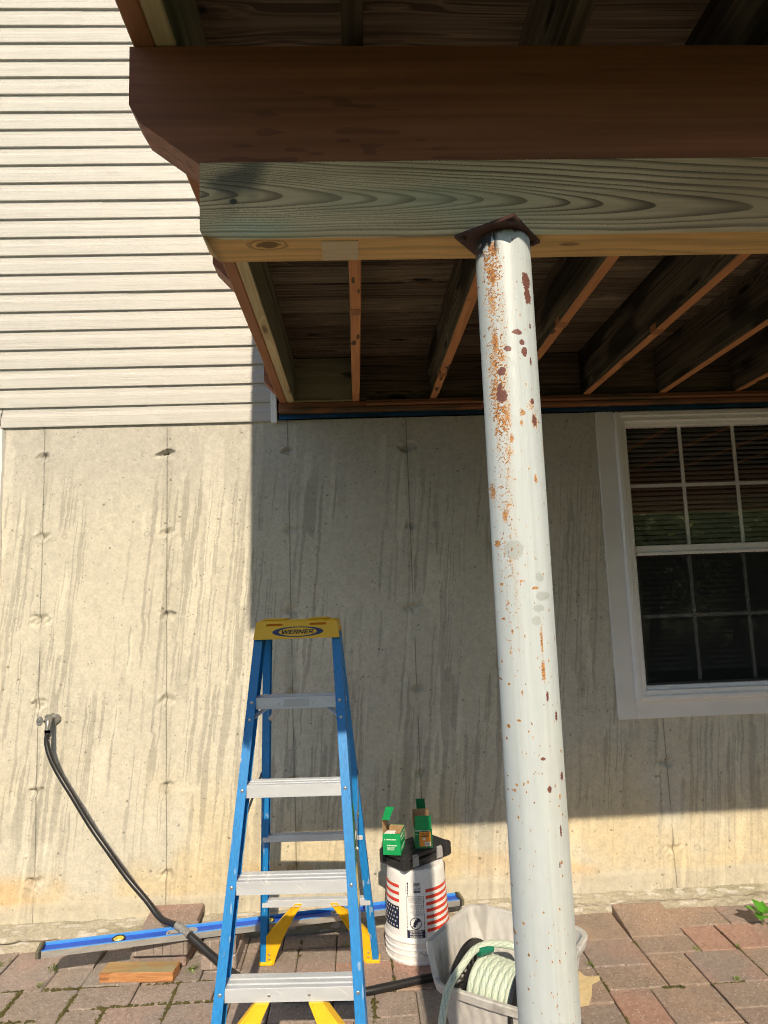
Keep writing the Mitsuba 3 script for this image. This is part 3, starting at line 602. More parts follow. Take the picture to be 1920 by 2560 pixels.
# window
W = 'house__window'
def frame_rect(x0, x1, z0, z1, t, y0, y1, c=0.003):
    return cat(cbox(x0, x0 + t, y0, y1, z0, z1, c), cbox(x1 - t, x1, y0, y1, z0, z1, c), cbox(x0 + t, x1 - t, y0 + 0.0005, y1, z0, z0 + t, c), cbox(x0 + t, x1 - t, y0 + 0.0005, y1, z1 - t, z1, c))
tr = cat(cbox(WX0, 1.358, -0.012, 0.02, WZ0, WZ1, 0.002), cbox(1.3585, 2.40, -0.0115, 0.02, WZ0, 0.962, 0.002), cbox(2.40, WX1, -0.012, 0.02, WZ0, WZ1, 0.002))
fx0, fx1, fz0, fz1 = 1.359, 2.40, 0.963, 2.434
fr = cat(frame_rect(fx0, fx1, fz0, fz1, 0.030, -0.036, 0.07, 0.006), frame_rect(fx0 + 0.030, fx1 - 0.030, fz0 + 0.030, fz1 - 0.030, 0.022, -0.026, 0.07, 0.003), frame_rect(fx0 + 0.052, fx1 - 0.052, fz0 + 0.052, fz1 - 0.052, 0.018, 0.006, 0.07, 0.002))
add(W + '__frame', fr, 'window_white')
add(W + '__casing', tr, 'trim_white')
add(W + '__top_filler', cbox(1.359, 2.40, -0.004, 0.02, 2.435, 2.439, 0.0005), 'trim_white')
gx0, gx1 = 1.436, 2.323
add(W + '__meeting_rail', cat(cbox(gx0 - 0.004, gx1 + 0.004, 0.004, 0.05, 1.700, 1.734, 0.003), cbox(gx0 - 0.004, gx1 + 0.004, -0.006, 0.05, 1.684, 1.6995, 0.003)), 'window_white')
for x in (1.731, 2.020):
    for z0, z1, yy in ((1.734, 2.372, 0.044), (1.046, 1.684, 0.056)):
        add(W + '__muntin', cbox(x - 0.009, x + 0.009, yy, yy + 0.006, z0, z1, 0.001), 'window_white')
for z, yy in ((2.050, 0.044), (1.372, 0.056)):
    add(W + '__muntin', cbox(gx0, gx1, yy - 0.0006, yy + 0.0066, z - 0.009, z + 0.009, 0.001), 'window_white')
scene['window_glass'] = {'type': 'thindielectric', 'int_ior': 1.9}
scene['screen_mesh'] = {'type': 'mask', 'opacity': {'type': 'rgb', 'value': [0.62] * 3}, 'bsdf': twosided({'type': 'diffuse', 'reflectance': {'type': 'rgb', 'value': [0.018, 0.020, 0.024]}})}
def sheet(x0, x1, z0, z1, y): return trimesh.Trimesh([[x0, y, z0], [x1, y, z0], [x1, y, z1], [x0, y, z1]], [[0, 1, 2], [0, 2, 3]], process=False)
add(W + '__pane', sheet(gx0, gx1, 1.72, 2.38, 0.040), 'window_glass')
add(W + '__pane', sheet(gx0, gx1, 1.04, 1.70, 0.053), 'window_glass')
add(W + '__insect_screen', sheet(gx0, gx1, 1.04, 1.69, 0.020), 'screen_mesh')
add(W + '__screen_frame', frame_rect(gx0 - 0.002, gx1 + 0.002, 1.036, 1.688, 0.010, 0.014, 0.024, 0.001), 'case_black')
pri('blind_slat', (0.24, 0.23, 0.225), 0.6)
sl = cbox(gx0 - 0.01, gx1 + 0.01, -0.0118, 0.0118, -0.0006, 0.0006, 0)
sl.apply_transform(trimesh.transformations.rotation_matrix(math.radians(48), [1, 0, 0]))
slat = mikit.ply(sl, 'blind_slat')
for i in range(50):
    scene[W + '__blind_slat' + (f'_{i:03d}' if i else '')] = {**slat, 'to_world': T().translate([0, 0.115, 1.10 + i * 0.0262])}
pri('room_dark', (0.06, 0.055, 0.06), 0.9)
room = cat(*[trimesh.creation.box(bounds=b) for b in ([[1.0, 3.0, 0.0], [3.2, 3.05, 2.6]], [[0.95, 0.08, 0.0], [1.0, 3.05, 2.6]], [[3.2, 0.08, 0.0], [3.25, 3.05, 2.6]], [[1.0, 0.08, 2.6], [3.2, 3.0, 2.65]], [[1.0, 0.08, -0.05], [3.2, 3.0, 0.0]])])
add('house__room', room, 'room_dark')
add('house__window_jamb', cat(trimesh.creation.box(bounds=[[1.30, 0.0712, 0.9], [gx0 - 0.02, 0.25, 2.44]]), trimesh.creation.box(bounds=[[gx1 + 0.02, 0.0712, 0.9], [2.45, 0.25, 2.44]]), trimesh.creation.box(bounds=[[gx0 - 0.02, 0.0712, 0.9], [gx1 + 0.02, 0.25, 1.03]]), trimesh.creation.box(bounds=[[gx0 - 0.02, 0.0712, 2.395], [gx1 + 0.02, 0.25, 2.46]])), 'room_dark')

# ------------------------------------------------------------------ deck
D = thing('deck', 'raised wooden deck on brown-painted joists attached to the house wall', 'deck')
DEDGE = -2.832
z1 = ZJ + JD
# joists: undersides painted, sides weathered, slightly wavy
def joist(x0, x1, y0, y1, z0, z1_, seed):
    ys = np.linspace(y0, y1, 24)
    w = 0.004 * (meshkit.fbm(np.stack([ys * 2.3, 0 * ys + seed, 0 * ys], -1), 2) - 0.5)
    V = []
    for y, dx in zip(ys, w):
        V += [(x0 + dx, y, z0 + 0.003), (x0 + 0.003 + dx, y, z0), (x1 - 0.003 + dx, y, z0), (x1 + dx, y, z0 + 0.003), (x1 + dx, y, z1_), (x0 + dx, y, z1_)]
    F = []
    for i in range(len(ys) - 1):
        for j in range(6):
            a, b = i * 6 + j, i * 6 + (j + 1) % 6
            F += [[a, b, b + 6], [a, b + 6, a + 6]]
    n = len(ys) * 6 - 6
    F += [[0, j + 1, j] for j in range(1, 5)] + [[n, n + j, n + j + 1] for j in range(1, 5)]
    m = trimesh.Trimesh(V, F, process=False); m.fix_normals(); return m
JX = [0.003, 0.398, 0.782, 1.188, 1.587, 1.990, 2.39, 2.79, 3.19, 3.59, 3.99, 4.39, 4.79, 5.19, 5.59, 5.99, 6.39, 6.79]
for i, x in enumerate(JX):
    add('deck__joist', joist(x, x + 0.038, DEDGE, -0.0405, ZJ, z1, i * 3.1), 'joist_wood')
add('deck__rim_joist', joist(-0.368, -0.3305, DEDGE, -0.0405, ZJ, z1, 50), 'orange_painted_wood')
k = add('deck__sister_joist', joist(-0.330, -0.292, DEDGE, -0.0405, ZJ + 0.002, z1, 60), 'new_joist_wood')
labels[k] = {'label': 'new unpainted joist fastened inside the painted rim joist'}
add('deck__front_rim', cbox(-0.368, 7.0, DEDGE - 0.0385, DEDGE - 0.0005, ZJ, z1, 0.002), 'brown_painted_wood')
for x, y in ((0.003, -1.17), (0.398, -0.46), (0.782, -1.02), (1.188, -0.93)):
    add('deck__joist_scarf', cbox(x - 0.0006, x + 0.0386, y, y + 0.05, ZJ - 0.0015, ZJ + 0.03, 0.001), 'orange_painted_wood')
# deck boards
y, i = -0.012, 0
dmat = ['old_deck_board', 'old_deck_board_pale', 'old_deck_board_dark', 'old_deck_board']
while y > DEDGE - 0.06:
    w = 0.1385
    zz = z1 + 0.0005 + rng.uniform(0, 0.003)
    m = cbox(-0.395, 7.02, y - w, y, zz, zz + 0.026, 0.003)
    add('deck__deck_board', m, rng.choice(dmat)); y -= w + rng.uniform(0.0035, 0.007)
# ledger and strips on the wall
add('deck__ledger', cbox(0.042, 4.6, -0.040, -0.0035, ZJ + 0.004, z1, 0.001), 'old_deck_board')
k = add('deck__ledger_block', cbox(-0.2915, 0.0025, -0.044, -0.0035, ZJ + 0.012, z1 - 0.002, 0.002), 'new_block_wood')
labels[k] = {'label': 'newer pale grained block between the first two joists'}
add('deck__ledger_edge', cbox(-0.2915, 0.0025, -0.050, -0.0035, ZJ + 0.002, ZJ + 0.0115, 0.001), 'new_timber')
add('deck__ledger_strip', cat(cbox(-0.372, 4.6, -0.058, -0.0035, 2.468, 2.486, 0.002), cbox(-0.372, 4.6, -0.050, -0.0035, 2.4865, ZJ - 0.001, 0.002)), 'ledger_strip_wood')
add('deck__ledger_strip', cat(cbox(0.075, 4.6, -0.078, -0.0505, 2.492, 2.504, 0.002), cbox(0.075, 4.6, -0.072, -0.0505, 2.5045, ZJ - 0.0005, 0.002)), 'ledger_strip_wood')
add('deck__membrane_strip', grid_mesh(np.linspace(-0.374, 3.0, 200), np.linspace(2.4405, 2.4675, 6), lambda X, Z: np.stack([X, -0.012 - 0.02 * (2.4675 - Z) / 0.027 + 0.010 * (meshkit.fbm(np.stack([X * 8, Z * 50, 0 * X], -1), 3) - 0.5), Z - 0.008 * meshkit.noise(np.stack([X * 3, 0 * X, 0 * X], -1)) * (Z < 2.45)], -1)), 'blue_membrane', smooth=True)
# beams
bx0 = -0.374
bz0, bz1 = 2.291, ZJ - 0.001
poly = [(bx0, bz1), (bx0, 2.405), (bx0 + 0.018, 2.372), (-0.252, bz0), (7.0, bz0), (7.0, bz1)]
MB = frame([0, BB, 0], [1, 0, 0], [0, 0, 1], [0, -1, 0])
for a, b in ((0.0, 0.0375), (0.0385, 0.0760)):
    add('deck__beam_ply', prism(Polygon(poly), b - a, MB @ trimesh.transformations.translation_matrix([0, 0, a])), 'brown_painted_wood')
gm = hull([(x, y, z) for x, y, z in [(-0.2505, BF, 2.290), (-0.2505, BB, 2.290), (7.0, BF, 2.290), (7.0, BB, 2.290), (-0.2505, BF, 2.166), (-0.245, BF, 2.156), (-0.240, BF + 0.008, 2.1505), (-0.232, BB, 2.150), (-0.2505, BB, 2.166), (7.0, BF + 0.004, 2.150), (7.0, BF, 2.154), (7.0, BB, 2.150), (-0.21, BF + 0.003, 2.1502)]])
k = add('deck__support_beam', gm, 'green_timber')
labels[k] = {'label': 'unpainted green-tinged timber beam under the brown beam'}
add('deck__beam_patch', cbox(-0.045, 0.020, BF + 0.012, BB - 0.004, 2.1485, 2.1508, 0), 'pale_patch')
# railing above (out of frame) and its lower post by the wall
def ang_post(y0, y1):
    m = hull([(-0.428, y0, 2.60), (-0.428, y1, 2.60), (-0.3685, y0, 2.535), (-0.3685, y1, 2.535), (-0.428, y0, 3.57), (-0.428, y1, 3.57), (-0.3685, y0, 3.57), (-0.3685, y1, 3.57)])
    return m
for y0 in (-0.16, -1.35, -2.955):
    add('deck__railing_post', ang_post(y0, y0 + 0.089), 'brown_painted_wood')
add('deck__railing_cap', cbox(-0.490, -0.345, -2.99, -0.02, 3.572, 3.61, 0.003), 'brown_painted_wood')
add('deck__railing_cap', cbox(-0.344, 7.0, -2.99, -2.85, 3.572, 3.61, 0.003), 'brown_painted_wood')
for z in (2.90, 3.50):
    add('deck__railing_rail', cbox(-0.367, -0.330, -2.86, -0.16, z, z + 0.07, 0.002), 'brown_painted_wood')
    add('deck__railing_rail', cbox(-0.329, 7.0, -2.95, -2.912, z, z + 0.07, 0.002), 'brown_painted_wood')
bal = cbox(-0.018, 0.018, -0.018, 0.018, 2.971, 3.499, 0.002)
bp = mikit.ply(bal, 'brown_painted_wood')
pos = [(-0.349, -2.75 + 0.13 * i) for i in range(20)] + [(-0.2 + 0.13 * i, -2.931) for i in range(55)]
for i, (x, y) in enumerate(pos):
    scene['deck__baluster' + (f'_{i:03d}' if i else '')] = {**bp, 'to_world': T().translate([x, y, 0])}

# ------------------------------------------------------------------ steel post
P_ = thing('support_post', 'white round steel post with rust and chipped paint holding the green timber beam', 'post')
zz = np.concatenate([np.linspace(-0.01, 2.143, 90)])
add('support_post__shaft', lathe([(PR, z) for z in zz], (PX, PY, 0), 72), 'chipped_white_paint', smooth=True)
ang = math.radians(53)
pc = np.array([0.264, -2.300])
pu, pv = np.array([math.cos(ang), math.sin(ang)]), np.array([-math.sin(ang), math.cos(ang)])
def plate(x, y): return pc + x * pu + y * pv
pts = []
for s, t in ((-0.0555, -0.0555), (0.0555, -0.0555), (0.0555, 0.0555), (-0.0555, 0.0555)):
    q = plate(s, t); pts += [(*q, 2.1435), (*q, 2.1490)]
add('support_post__top_plate', hull(pts), 'rusty_plate')
for s, t in ((-0.045, -0.045), (0.045, -0.045), (0.045, 0.045), (-0.045, 0.045)):
    q = plate(s, t)
    add('support_post__screw_head', lathe([(0, 2.1385), (0.004, 2.139), (0.006, 2.1415), (0.006, 2.1436)], (*q, 0), 10), 'rusty_plate', smooth=40)
add('support_post__base_plate', cbox(PX - 0.075, PX + 0.075, PY - 0.075, PY + 0.075, 0.001, 0.008, 0.001), 'rusty_plate')

# ------------------------------------------------------------------ step ladder
L = thing('step_ladder', 'blue fibreglass step ladder with yellow top cap and aluminium steps', 'ladder')
LA = math.radians(4.0)
LU, LV = np.array([math.cos(LA), -math.sin(LA), 0]), np.array([math.sin(LA), math.cos(LA), 0])
LO = np.array([-0.268, -1.135, 0.0])
ML = frame(LO, LU, LV, [0, 0, 1])
fv = lambda z: 0.285 * z                       # front rail face
hf = lambda z: 0.2265 - 0.0667 * z             # half width between front rail flanges
rv = lambda z: 0.80 - 0.205 * z                # rear rail line
hr = lambda z: 0.252 - 0.068 * z               # rear rail outer half
ZS = [0.291, 0.583, 0.875, 1.168]
def rail(side, half, line, z0, z1_, flange, web, th, toward):
    """Channel section swept from z0 to z1; toward = +1 web behind the front flange, -1 ahead of it."""
    sec = [(0, 0), (flange, 0), (flange, web), (0, web), (0, web - th), (flange - th, web - th), (flange - th, th), (0, th)]
    V = []
    for z in (z0, z1_):
        for a, b in sec:
            V.append((side * (half(z) + a), line(z) + toward * b, z))
    F = []
    n = len(sec)
    for i in range(n):
        j = (i + 1) % n
        F += [[i, j, n + j], [i, n + j, n + i]]
    for q in ((0, 1, 6, 7), (1, 2, 5, 6), (2, 3, 4, 5)):
        F += [[q[0], q[1], q[2]], [q[0], q[2], q[3]], [n + q[0], n + q[2], n + q[1]], [n + q[0], n + q[3], n + q[2]]]
    m = trimesh.Trimesh(V, F, process=False); m.fix_normals()
    return place(m, ML)
for s in (-1, 1):
    add('step_ladder__front_rail', rail(s, hf, fv, 0.012, 1.40, 0.033, 0.072, 0.004, 1), 'blue_fibreglass')
for s in (-1, 1):
    add('step_ladder__rear_rail', rail(s, lambda z: hr(z) - 0.030, rv, 0.012, 1.40, 0.030, 0.040, 0.004, 1), 'blue_fibreglass')
# steps
def step(z):
    v0 = fv(z) + 0.001
    h0, h1 = hf(z) + 0.001, hf(z) + 0.026
    dep = 0.088
    prof = [(0, -0.047), (0.003, -0.047), (0.003, -0.004), (0.012, -0.0035)]
    # tread with two grooves
    top = [(0.001, 0.0), (0.020, 0.0), (0.0210, -0.0055), (0.0290, -0.0055), (0.030, 0.0), (0.050, 0.0), (0.051, -0.0055), (0.059, -0.0055), (0.060, 0.0), (dep, 0.0), (dep, -0.030), (dep - 0.003, -0.030), (dep - 0.003, -0.0075), (0.003, -0.0075), (0.003, -0.042), (0.0, -0.042), (0.0, -0.001)]
    P = Polygon(top)
    m = prism(P, 1.0)
    v = m.vertices
    u = np.where(v[:, 2] > 0.5, 1, -1)
    tt = v[:, 0] / dep
    uu = u * (h0 + (h1 - h0) * np.clip(tt * 3, 0, 1))
    m = trimesh.Trimesh(np.c_[uu, v0 + v[:, 0], z + v[:, 1]], m.faces, process=False); m.fix_normals()
    return place(m, ML)
def lrivet(u, v, z, r=0.0065, mat='aluminium', parent='step_ladder__rivet'):
    m = lathe([(0, 0), (r * 0.7, 0.0002), (r, -0.002), (r, -0.0035)], n=14)
    m.vertices = m.vertices @ np.array([[1, 0, 0], [0, 0, 1], [0, -1, 0]])
    m = trimesh.Trimesh(m.vertices, m.faces)
    m.apply_scale([1, -1, 1]); m.fix_normals(); m.apply_translation([u, v - 0.0, z])
    return add(parent, place(m, ML), mat, smooth=40)
def bead(u, v, z, r, key):
    b = trimesh.creation.icosphere(2, 1.0); b.apply_scale([r, r * 0.45, r]); b.apply_translation([u, v, z])
    return add(key, place(b, ML), 'steel_bright', smooth=True)
for i, z in enumerate(ZS):
    k = add('step_ladder__step', step(z), 'aluminium')
    for s in (-1, 1):
        bead(s * (hf(z) + 0.016), fv(z - 0.016), z - 0.016, 0.0062, 'step_ladder__rivet')
    if i in (0, 3):
        for s in (-1, 1): bead(s * 0.065, fv(z) + 0.001, z - 0.022, 0.0055, 'step_ladder__rivet')
z = ZS[3]
for s in (-1, 1): bead(s * (hf(z - 0.075) + 0.016), fv(z - 0.075), z - 0.075, 0.0055, 'step_ladder__rivet')
add('step_ladder__sticker', place(cbox(-0.045, 0.050, fv(z) - 0.0004, fv(z) + 0.0008, z - 0.036, z - 0.008, 0), ML), 'sticker_grey')
wx = hf(0.5) + 0.033
sk = hull([(hf(z_) + 0.0332 + e, fv(z_) + v_, z_) for z_ in (0.62, 0.80) for v_ in (0.012, 0.060) for e in (0, 0.0008)])
add('step_ladder__instruction_sticker', place(sk, ML), 'carton_dark_green')
sk = hull([(hf(z_) + 0.0332 + e, fv(z_) + v_, z_) for z_ in (0.50, 0.612) for v_ in (0.012, 0.060) for e in (0, 0.0008)])
add('step_ladder__instruction_sticker', place(sk, ML), 'vial_yellow')
# knee braces below the top step
def bar(p, q, w, t, nrm):
    p, q, nrm = map(lambda a: np.asarray(a, float), (p, q, nrm))
    d = q - p; Ln = np.linalg.norm(d); d /= Ln; nrm = nrm - d * (nrm @ d); nrm /= np.linalg.norm(nrm); b = np.cross(nrm, d)
    m = cbox(0, Ln, -w / 2, w / 2, -t / 2, t / 2, min(t, w) * 0.2)
    return place(m, frame(p, d, b, nrm))
for s in (-1, 1):
    add('step_ladder__knee_brace', place(bar((s * (hf(1.10) + 0.010), fv(1.10) + 0.02, 1.095), (s * 0.085, fv(1.168) + 0.04, 1.148), 0.022, 0.003, (0, -0.4, 1)), ML), 'aluminium')
add('step_ladder__rear_brace', place(bar((-0.150, rv(1.05) - 0.005, 1.045), (-0.075, rv(1.13) - 0.01, 1.125), 0.016, 0.006, (0, -1, 0)), ML), 'steel_bright')
# rear horizontals
for zr in (0.275, 0.555, 1.135):
    h = hr(zr) - 0.006
    add('step_ladder__rear_bar', place(cat(cbox(-h, h, rv(zr) + 0.004, rv(zr) + 0.034, zr, zr + 0.003, 0.0008), cbox(-h, h, rv(zr) + 0.0010, rv(zr) + 0.0038, zr - 0.024, zr + 0.003, 0.0008)), ML), 'aluminium')
# spreaders
for s in (-1, 1):
    a = np.array([s * (hf(0.66) + 0.036), fv(0.66) + 0.05, 0.655]); b = np.array([s * (hr(0.80) + 0.003), rv(0.80) + 0.015, 0.815]); mid = a + (b - a) * 0.45 + [0, 0, -0.006]
    k = add('step_ladder__spreader', cat(place(bar(a, mid, 0.020, 0.003, (1, 0, 0)), ML), place(bar(mid - (b - a) * 0.04 + [s * 0.004, 0, 0], b, 0.020, 0.003, (1, 0, 0)), ML)), 'steel_dull')
    bead(a[0] + s * 0.003, a[1], a[2], 0.006, 'step_ladder__spreader_pin'); bead(b[0] + s * 0.003, b[1], b[2], 0.006, 'step_ladder__spreader_pin')
# yellow rear boots and gussets
def gusset(s, line, half, top_z, top_u0, top_u1, toe, thick):
    """Curved plastic brace in the plane of a rail pair."""
    O_ = [(0.0, 0.0), (0.0, 0.125)]
    inner = []
    for t in np.linspace(0, 1, 14):
        inner.append(((1 - t) ** 2 * top_u1 + 2 * t * (1 - t) * (toe + 0.028) + t * t * toe, (1 - t) ** 2 * top_z + 2 * t * (1 - t) * (top_z * 0.45) + t * t * 0.0))
    poly = Polygon(O_ + [(top_u0, top_z), (top_u1, top_z)] + inner[1:]).buffer(0)
    mm = []
    for P, d0, d1 in ((poly, 0.006, 0.012), (poly.difference(poly.buffer(-0.006)), 0.0, thick)):
        for g in getattr(P, 'geoms', [P]):
            m = prism(g, d1 - d0)
            v = m.vertices.copy()
            m = trimesh.Trimesh(np.c_[s * (half(v[:, 1]) - v[:, 0]), line(v[:, 1]) + d0 + v[:, 2], v[:, 1] + 0.002], m.faces, process=False); m.fix_normals()
            mm.append(m)
    return place(cat(*mm), ML)
for s in (-1, 1):
    add('step_ladder__rear_gusset', gusset(s, lambda z: rv(z) - 0.004, lambda z: hr(z) - 0.026, 0.262, 0.120, 0.150, 0.034, 0.026), 'yellow_plastic')
    add('step_ladder__rear_foot', place(cat(cbox(min(s * 0.256, s * 0.197), max(s * 0.256, s * 0.197), rv(0) - 0.010, rv(0) + 0.046, 0.0008, 0.013, 0.002)), ML), 'yellow_plastic')
    for dz in (0.03, 0.048): bead(s * (0.205 + 0.004), rv(0.04) - 0.006, dz, 0.004, 'step_ladder__rear_bolt')
    # front
    add('step_ladder__front_gusset', gusset(s, lambda z: fv(z) + 0.006, lambda z: hf(z) + 0.004, 0.246, 0.105, 0.150, 0.06, 0.040), 'yellow_plastic')
    add('step_ladder__front_foot', place(cbox(min(s * 0.215, s * 0.265), max(s * 0.215, s * 0.265), -0.004, 0.080, 0.0008, 0.012, 0.002), ML), 'yellow_plastic')
# top cap with slots
zc0, zc1 = 1.380, 1.450
def capbox(zb, zt, ins0, ins1, v0, v1):
    a, b = 0.166 - ins0, 0.156 - ins1
    return m3.Manifold.hull_points(np.array([(-a, v0 + ins0, zb), (a, v0 + ins0, zb), (a, v1 - ins0, zb), (-a, v1 - ins0, zb), (-b, v0 + 0.010 + ins1, zt - 0.006), (b, v0 + 0.010 + ins1, zt - 0.006), (b, v1 - 0.008 - ins1, zt - 0.006), (-b, v1 - 0.008 - ins1, zt - 0.006), (-b + 0.008, v0 + 0.018 + ins1, zt), (b - 0.008, v0 + 0.018 + ins1, zt), (b - 0.008, v1 - 0.016 - ins1, zt), (-b + 0.008, v1 - 0.016 - ins1, zt)]))
V0, V1 = 0.372, 0.520
capm = capbox(zc0, zc1, 0, 0, V0, V1) - capbox(zc0 - 0.01, zc1 - 0.006, 0.005, 0.005, V0, V1)
def slot(x0, x1, z, r, v): return m3.Manifold.batch_hull([m3.Manifold.cylinder(0.06, r, r, 16).rotate([90, 0, 0]).translate([x, v, z]) for x in (x0, x1)])
capm = capm - slot(-0.112, -0.056, 1.4335, 0.0042, V0 + 0.03) - slot(0.056, 0.112, 1.4335, 0.0042, V0 + 0.03)
for dz in (1.405, 1.432):
    for dv in (0.42, 0.45): capm = capm - m3.Manifold.cylinder(0.05, 0.0035, 0.0035, 12).rotate([0, 90, 0]).translate([0.14, dv, dz])
mm = capm.to_mesh()
cm = trimesh.Trimesh(mm.vert_properties[:, :3], mm.tri_verts)
add('step_ladder__top_cap', place(cm, ML), 'yellow_plastic', smooth=30)
for x0, x1 in ((-0.135, -0.045), (0.045, 0.120)):
    add('step_ladder__top_cap__ridge', place(cbox(x0, x1, V0 + 0.022, V1 - 0.022, zc1 + 0.0005, zc1 + 0.006, 0.003), ML), 'yellow_plastic')
add('step_ladder__top_cap__backing', place(cbox(-0.145, 0.145, V0 + 0.034, V0 + 0.036, zc0 + 0.01, zc1 - 0.008, 0), ML), 'yellow_plastic')
# maker's plate on the front: blue oval, yellow inner oval, lettering
sl_ = 0.010 / (zc1 - 0.006 - zc0)
MC = ML @ frame([0.006, V0 - 0.0006 + sl_ * 0.026, zc0 + 0.026], [1, 0, 0], np.array([0, sl_, 1]) / math.hypot(sl_, 1), np.array([0, -1, sl_]) / math.hypot(sl_, 1))
ov = lambda rx, ry, cx=0: affinity.translate(affinity.scale(Point(0, 0).buffer(1, quad_segs=24), rx, ry), cx, 0)
add('step_ladder__top_cap__badge', prism(ov(0.098, 0.0195).difference(ov(0.074, 0.0165)), 0.0010, MC), 'logo_navy')
tm = meshkit.text_mesh('WERNER', 0.0145, 0.0014, bold=True)
tv = tm.vertices.copy(); tv[:, 0] += 0.25 * tv[:, 1]; w_ = tv[:, 0].max() - tv[:, 0].min()
tv[:, 0] = (tv[:, 0] - tv[:, 0].min()) * (0.122 / w_) - 0.061; tv[:, 1] -= 0.0072
add('step_ladder__top_cap__lettering', place(trimesh.Trimesh(tv, tm.faces, process=False), MC), 'logo_black')

# ------------------------------------------------------------------ upturned bucket
B = thing('plastic_bucket', 'upturned white plastic bucket with red stripes and a printed warning label', 'bucket')
BX, BY = 0.215, -0.262
br = lambda z: np.interp(z, [0, 0.085, 0.37], [0.140, 0.1395, 0.124])
prof = [(0.118, 0.001), (0.1415, 0.001), (0.1435, 0.006), (0.1435, 0.012), (0.140, 0.014), (0.140, 0.034), (0.1435, 0.036), (0.1435, 0.040), (0.1400, 0.042), (0.1398, 0.056), (0.1435, 0.058), (0.1435, 0.062), (0.1398, 0.064), (0.1398, 0.082), (0.1450, 0.088), (0.1450, 0.094), (0.1385, 0.104)] + [(br(z), z) for z in np.linspace(0.108, 0.350, 16)] + [(0.122, 0.361), (0.117, 0.367), (0.108, 0.369), (0.0, 0.369)]
add('plastic_bucket__body', lathe(prof, (BX, BY, 0), 72), 'bucket_plastic', smooth=35)
def wrap(m, off=0.0008):
    """Maps a flat mesh (x = arc length, y = height, z = thickness) on to the bucket; x = 0 faces the camera."""
    v = m.vertices
    r = br(v[:, 1]); a = -math.pi / 2 + v[:, 0] / 0.130
    rr = r + off + v[:, 2]
    return trimesh.Trimesh(np.c_[BX + rr * np.cos(a), BY + rr * np.sin(a), v[:, 1]], m.faces, process=False)
def wpatch(x0, x1, y0, y1, th=0.0004, n=None, shear=0.0):
    n = n or max(2, int(abs(x1 - x0) / 0.008) + 2)
    xs = np.linspace(x0, x1, n)
    P = Polygon([(x, y0 + shear * (x - x0)) for x in xs] + [(x, y1 + shear * (x - x0)) for x in xs[::-1]])
    xx = grid_mesh(xs, np.linspace(0, 1, 4), lambda X, Y: np.stack([X, y0 + (y1 - y0) * Y + shear * (X - x0), 0 * X + th], -1))
    return wrap(xx)
for i in range(7):
    z0 = 0.128 + 0.0255 * i
    add('plastic_bucket__red_stripe', wpatch(0.030, 0.215, z0, z0 + 0.0122), 'print_red')
for i in range(4):
    z0 = 0.238 + 0.0285 * i
    if i < 3: add('plastic_bucket__red_stripe', wpatch(-0.215, -0.088, z0, z0 + 0.0122), 'print_red')
add('plastic_bucket__star_field', wpatch(-0.215, -0.088, 0.134, 0.222), 'print_navy')
st = []
for r in range(5):
    for c in range(7):
        cx, cz = -0.098 - 0.017 * c - (0.0085 if r % 2 else 0), 0.144 + 0.0172 * r
        d = 0.0052
        st.append(Polygon([(cx + (d if q % 2 == 0 else d * 0.42) * math.cos(q * math.pi / 5 - math.pi / 2), cz + (d if q % 2 == 0 else d * 0.42) * math.sin(q * math.pi / 5 - math.pi / 2)) for q in range(10)]))
add('plastic_bucket__star', wrap(cat(*[prism(s_, 0.0003) for s_ in st]), 0.0010), 'print_white')
labels['plastic_bucket__star'] = {'kind': 'stuff'}
# warning label, printed upside down on the upturned bucket
lx0, lx1, lz0, lz1 = -0.052, 0.020, 0.108, 0.268
fr_ = sbox(lx0, lz0, lx1, lz1).difference(sbox(lx0 + 0.0016, lz0 + 0.0016, lx1 - 0.0016, lz1 - 0.0016))
ink = []
lines = []
for r, zt in enumerate(np.arange(0.2615, 0.193, -0.0046)):
    if r in (5, 10): continue
    x = lx1 - 0.006; end = lx0 + 0.006 + rng.random() * 0.02 if r % 5 != 4 else lx0 + 0.03
    while x > end:
        w = rng.uniform(0.002, 0.007); lines.append(sbox(max(x - w, end), zt - 0.0022, x, zt)); x -= w + 0.0012
cxx, czz = (lx0 + lx1) / 2, 0.164
ringp = Point(cxx, czz).buffer(0.0235).difference(Point(cxx, czz).buffer(0.0205))
slash = LineString([(cxx - 0.015, czz - 0.015), (cxx + 0.015, czz + 0.015)]).buffer(0.0016)
body_ = cat(*[prism(g, 0.0004) for g in [Point(cxx - 0.004, czz - 0.010).buffer(0.0055), Polygon([(cxx - 0.011, czz - 0.004), (cxx + 0.006, czz - 0.006), (cxx + 0.009, czz + 0.010), (cxx - 0.002, czz + 0.013)]), Polygon([(cxx + 0.004, czz + 0.004), (cxx + 0.017, czz + 0.006), (cxx + 0.015, czz + 0.019), (cxx + 0.003, czz + 0.017)])]])
parts_ = [prism(g, 0.0004) for I in ink + [ringp, slash] for g in getattr(I, 'geoms', [I])]
add('plastic_bucket__warning_label', cat(wrap(cat(*parts_, body_)), wpatch(lx0, lx1, lz0, lz0 + 0.030), wpatch(lx0, lx1, lz1 - 0.0016, lz1), wpatch(lx0, lx0 + 0.0018, lz0, lz1), wpatch(lx1 - 0.0018, lx1, lz0, lz1)), 'print_navy')
add('plastic_bucket__label_lines', wrap(cat(*[prism(l_, 0.0004) for l_ in lines])), 'print_grey')
labels['plastic_bucket__label_lines'] = {'kind': 'stuff'}
tw = []
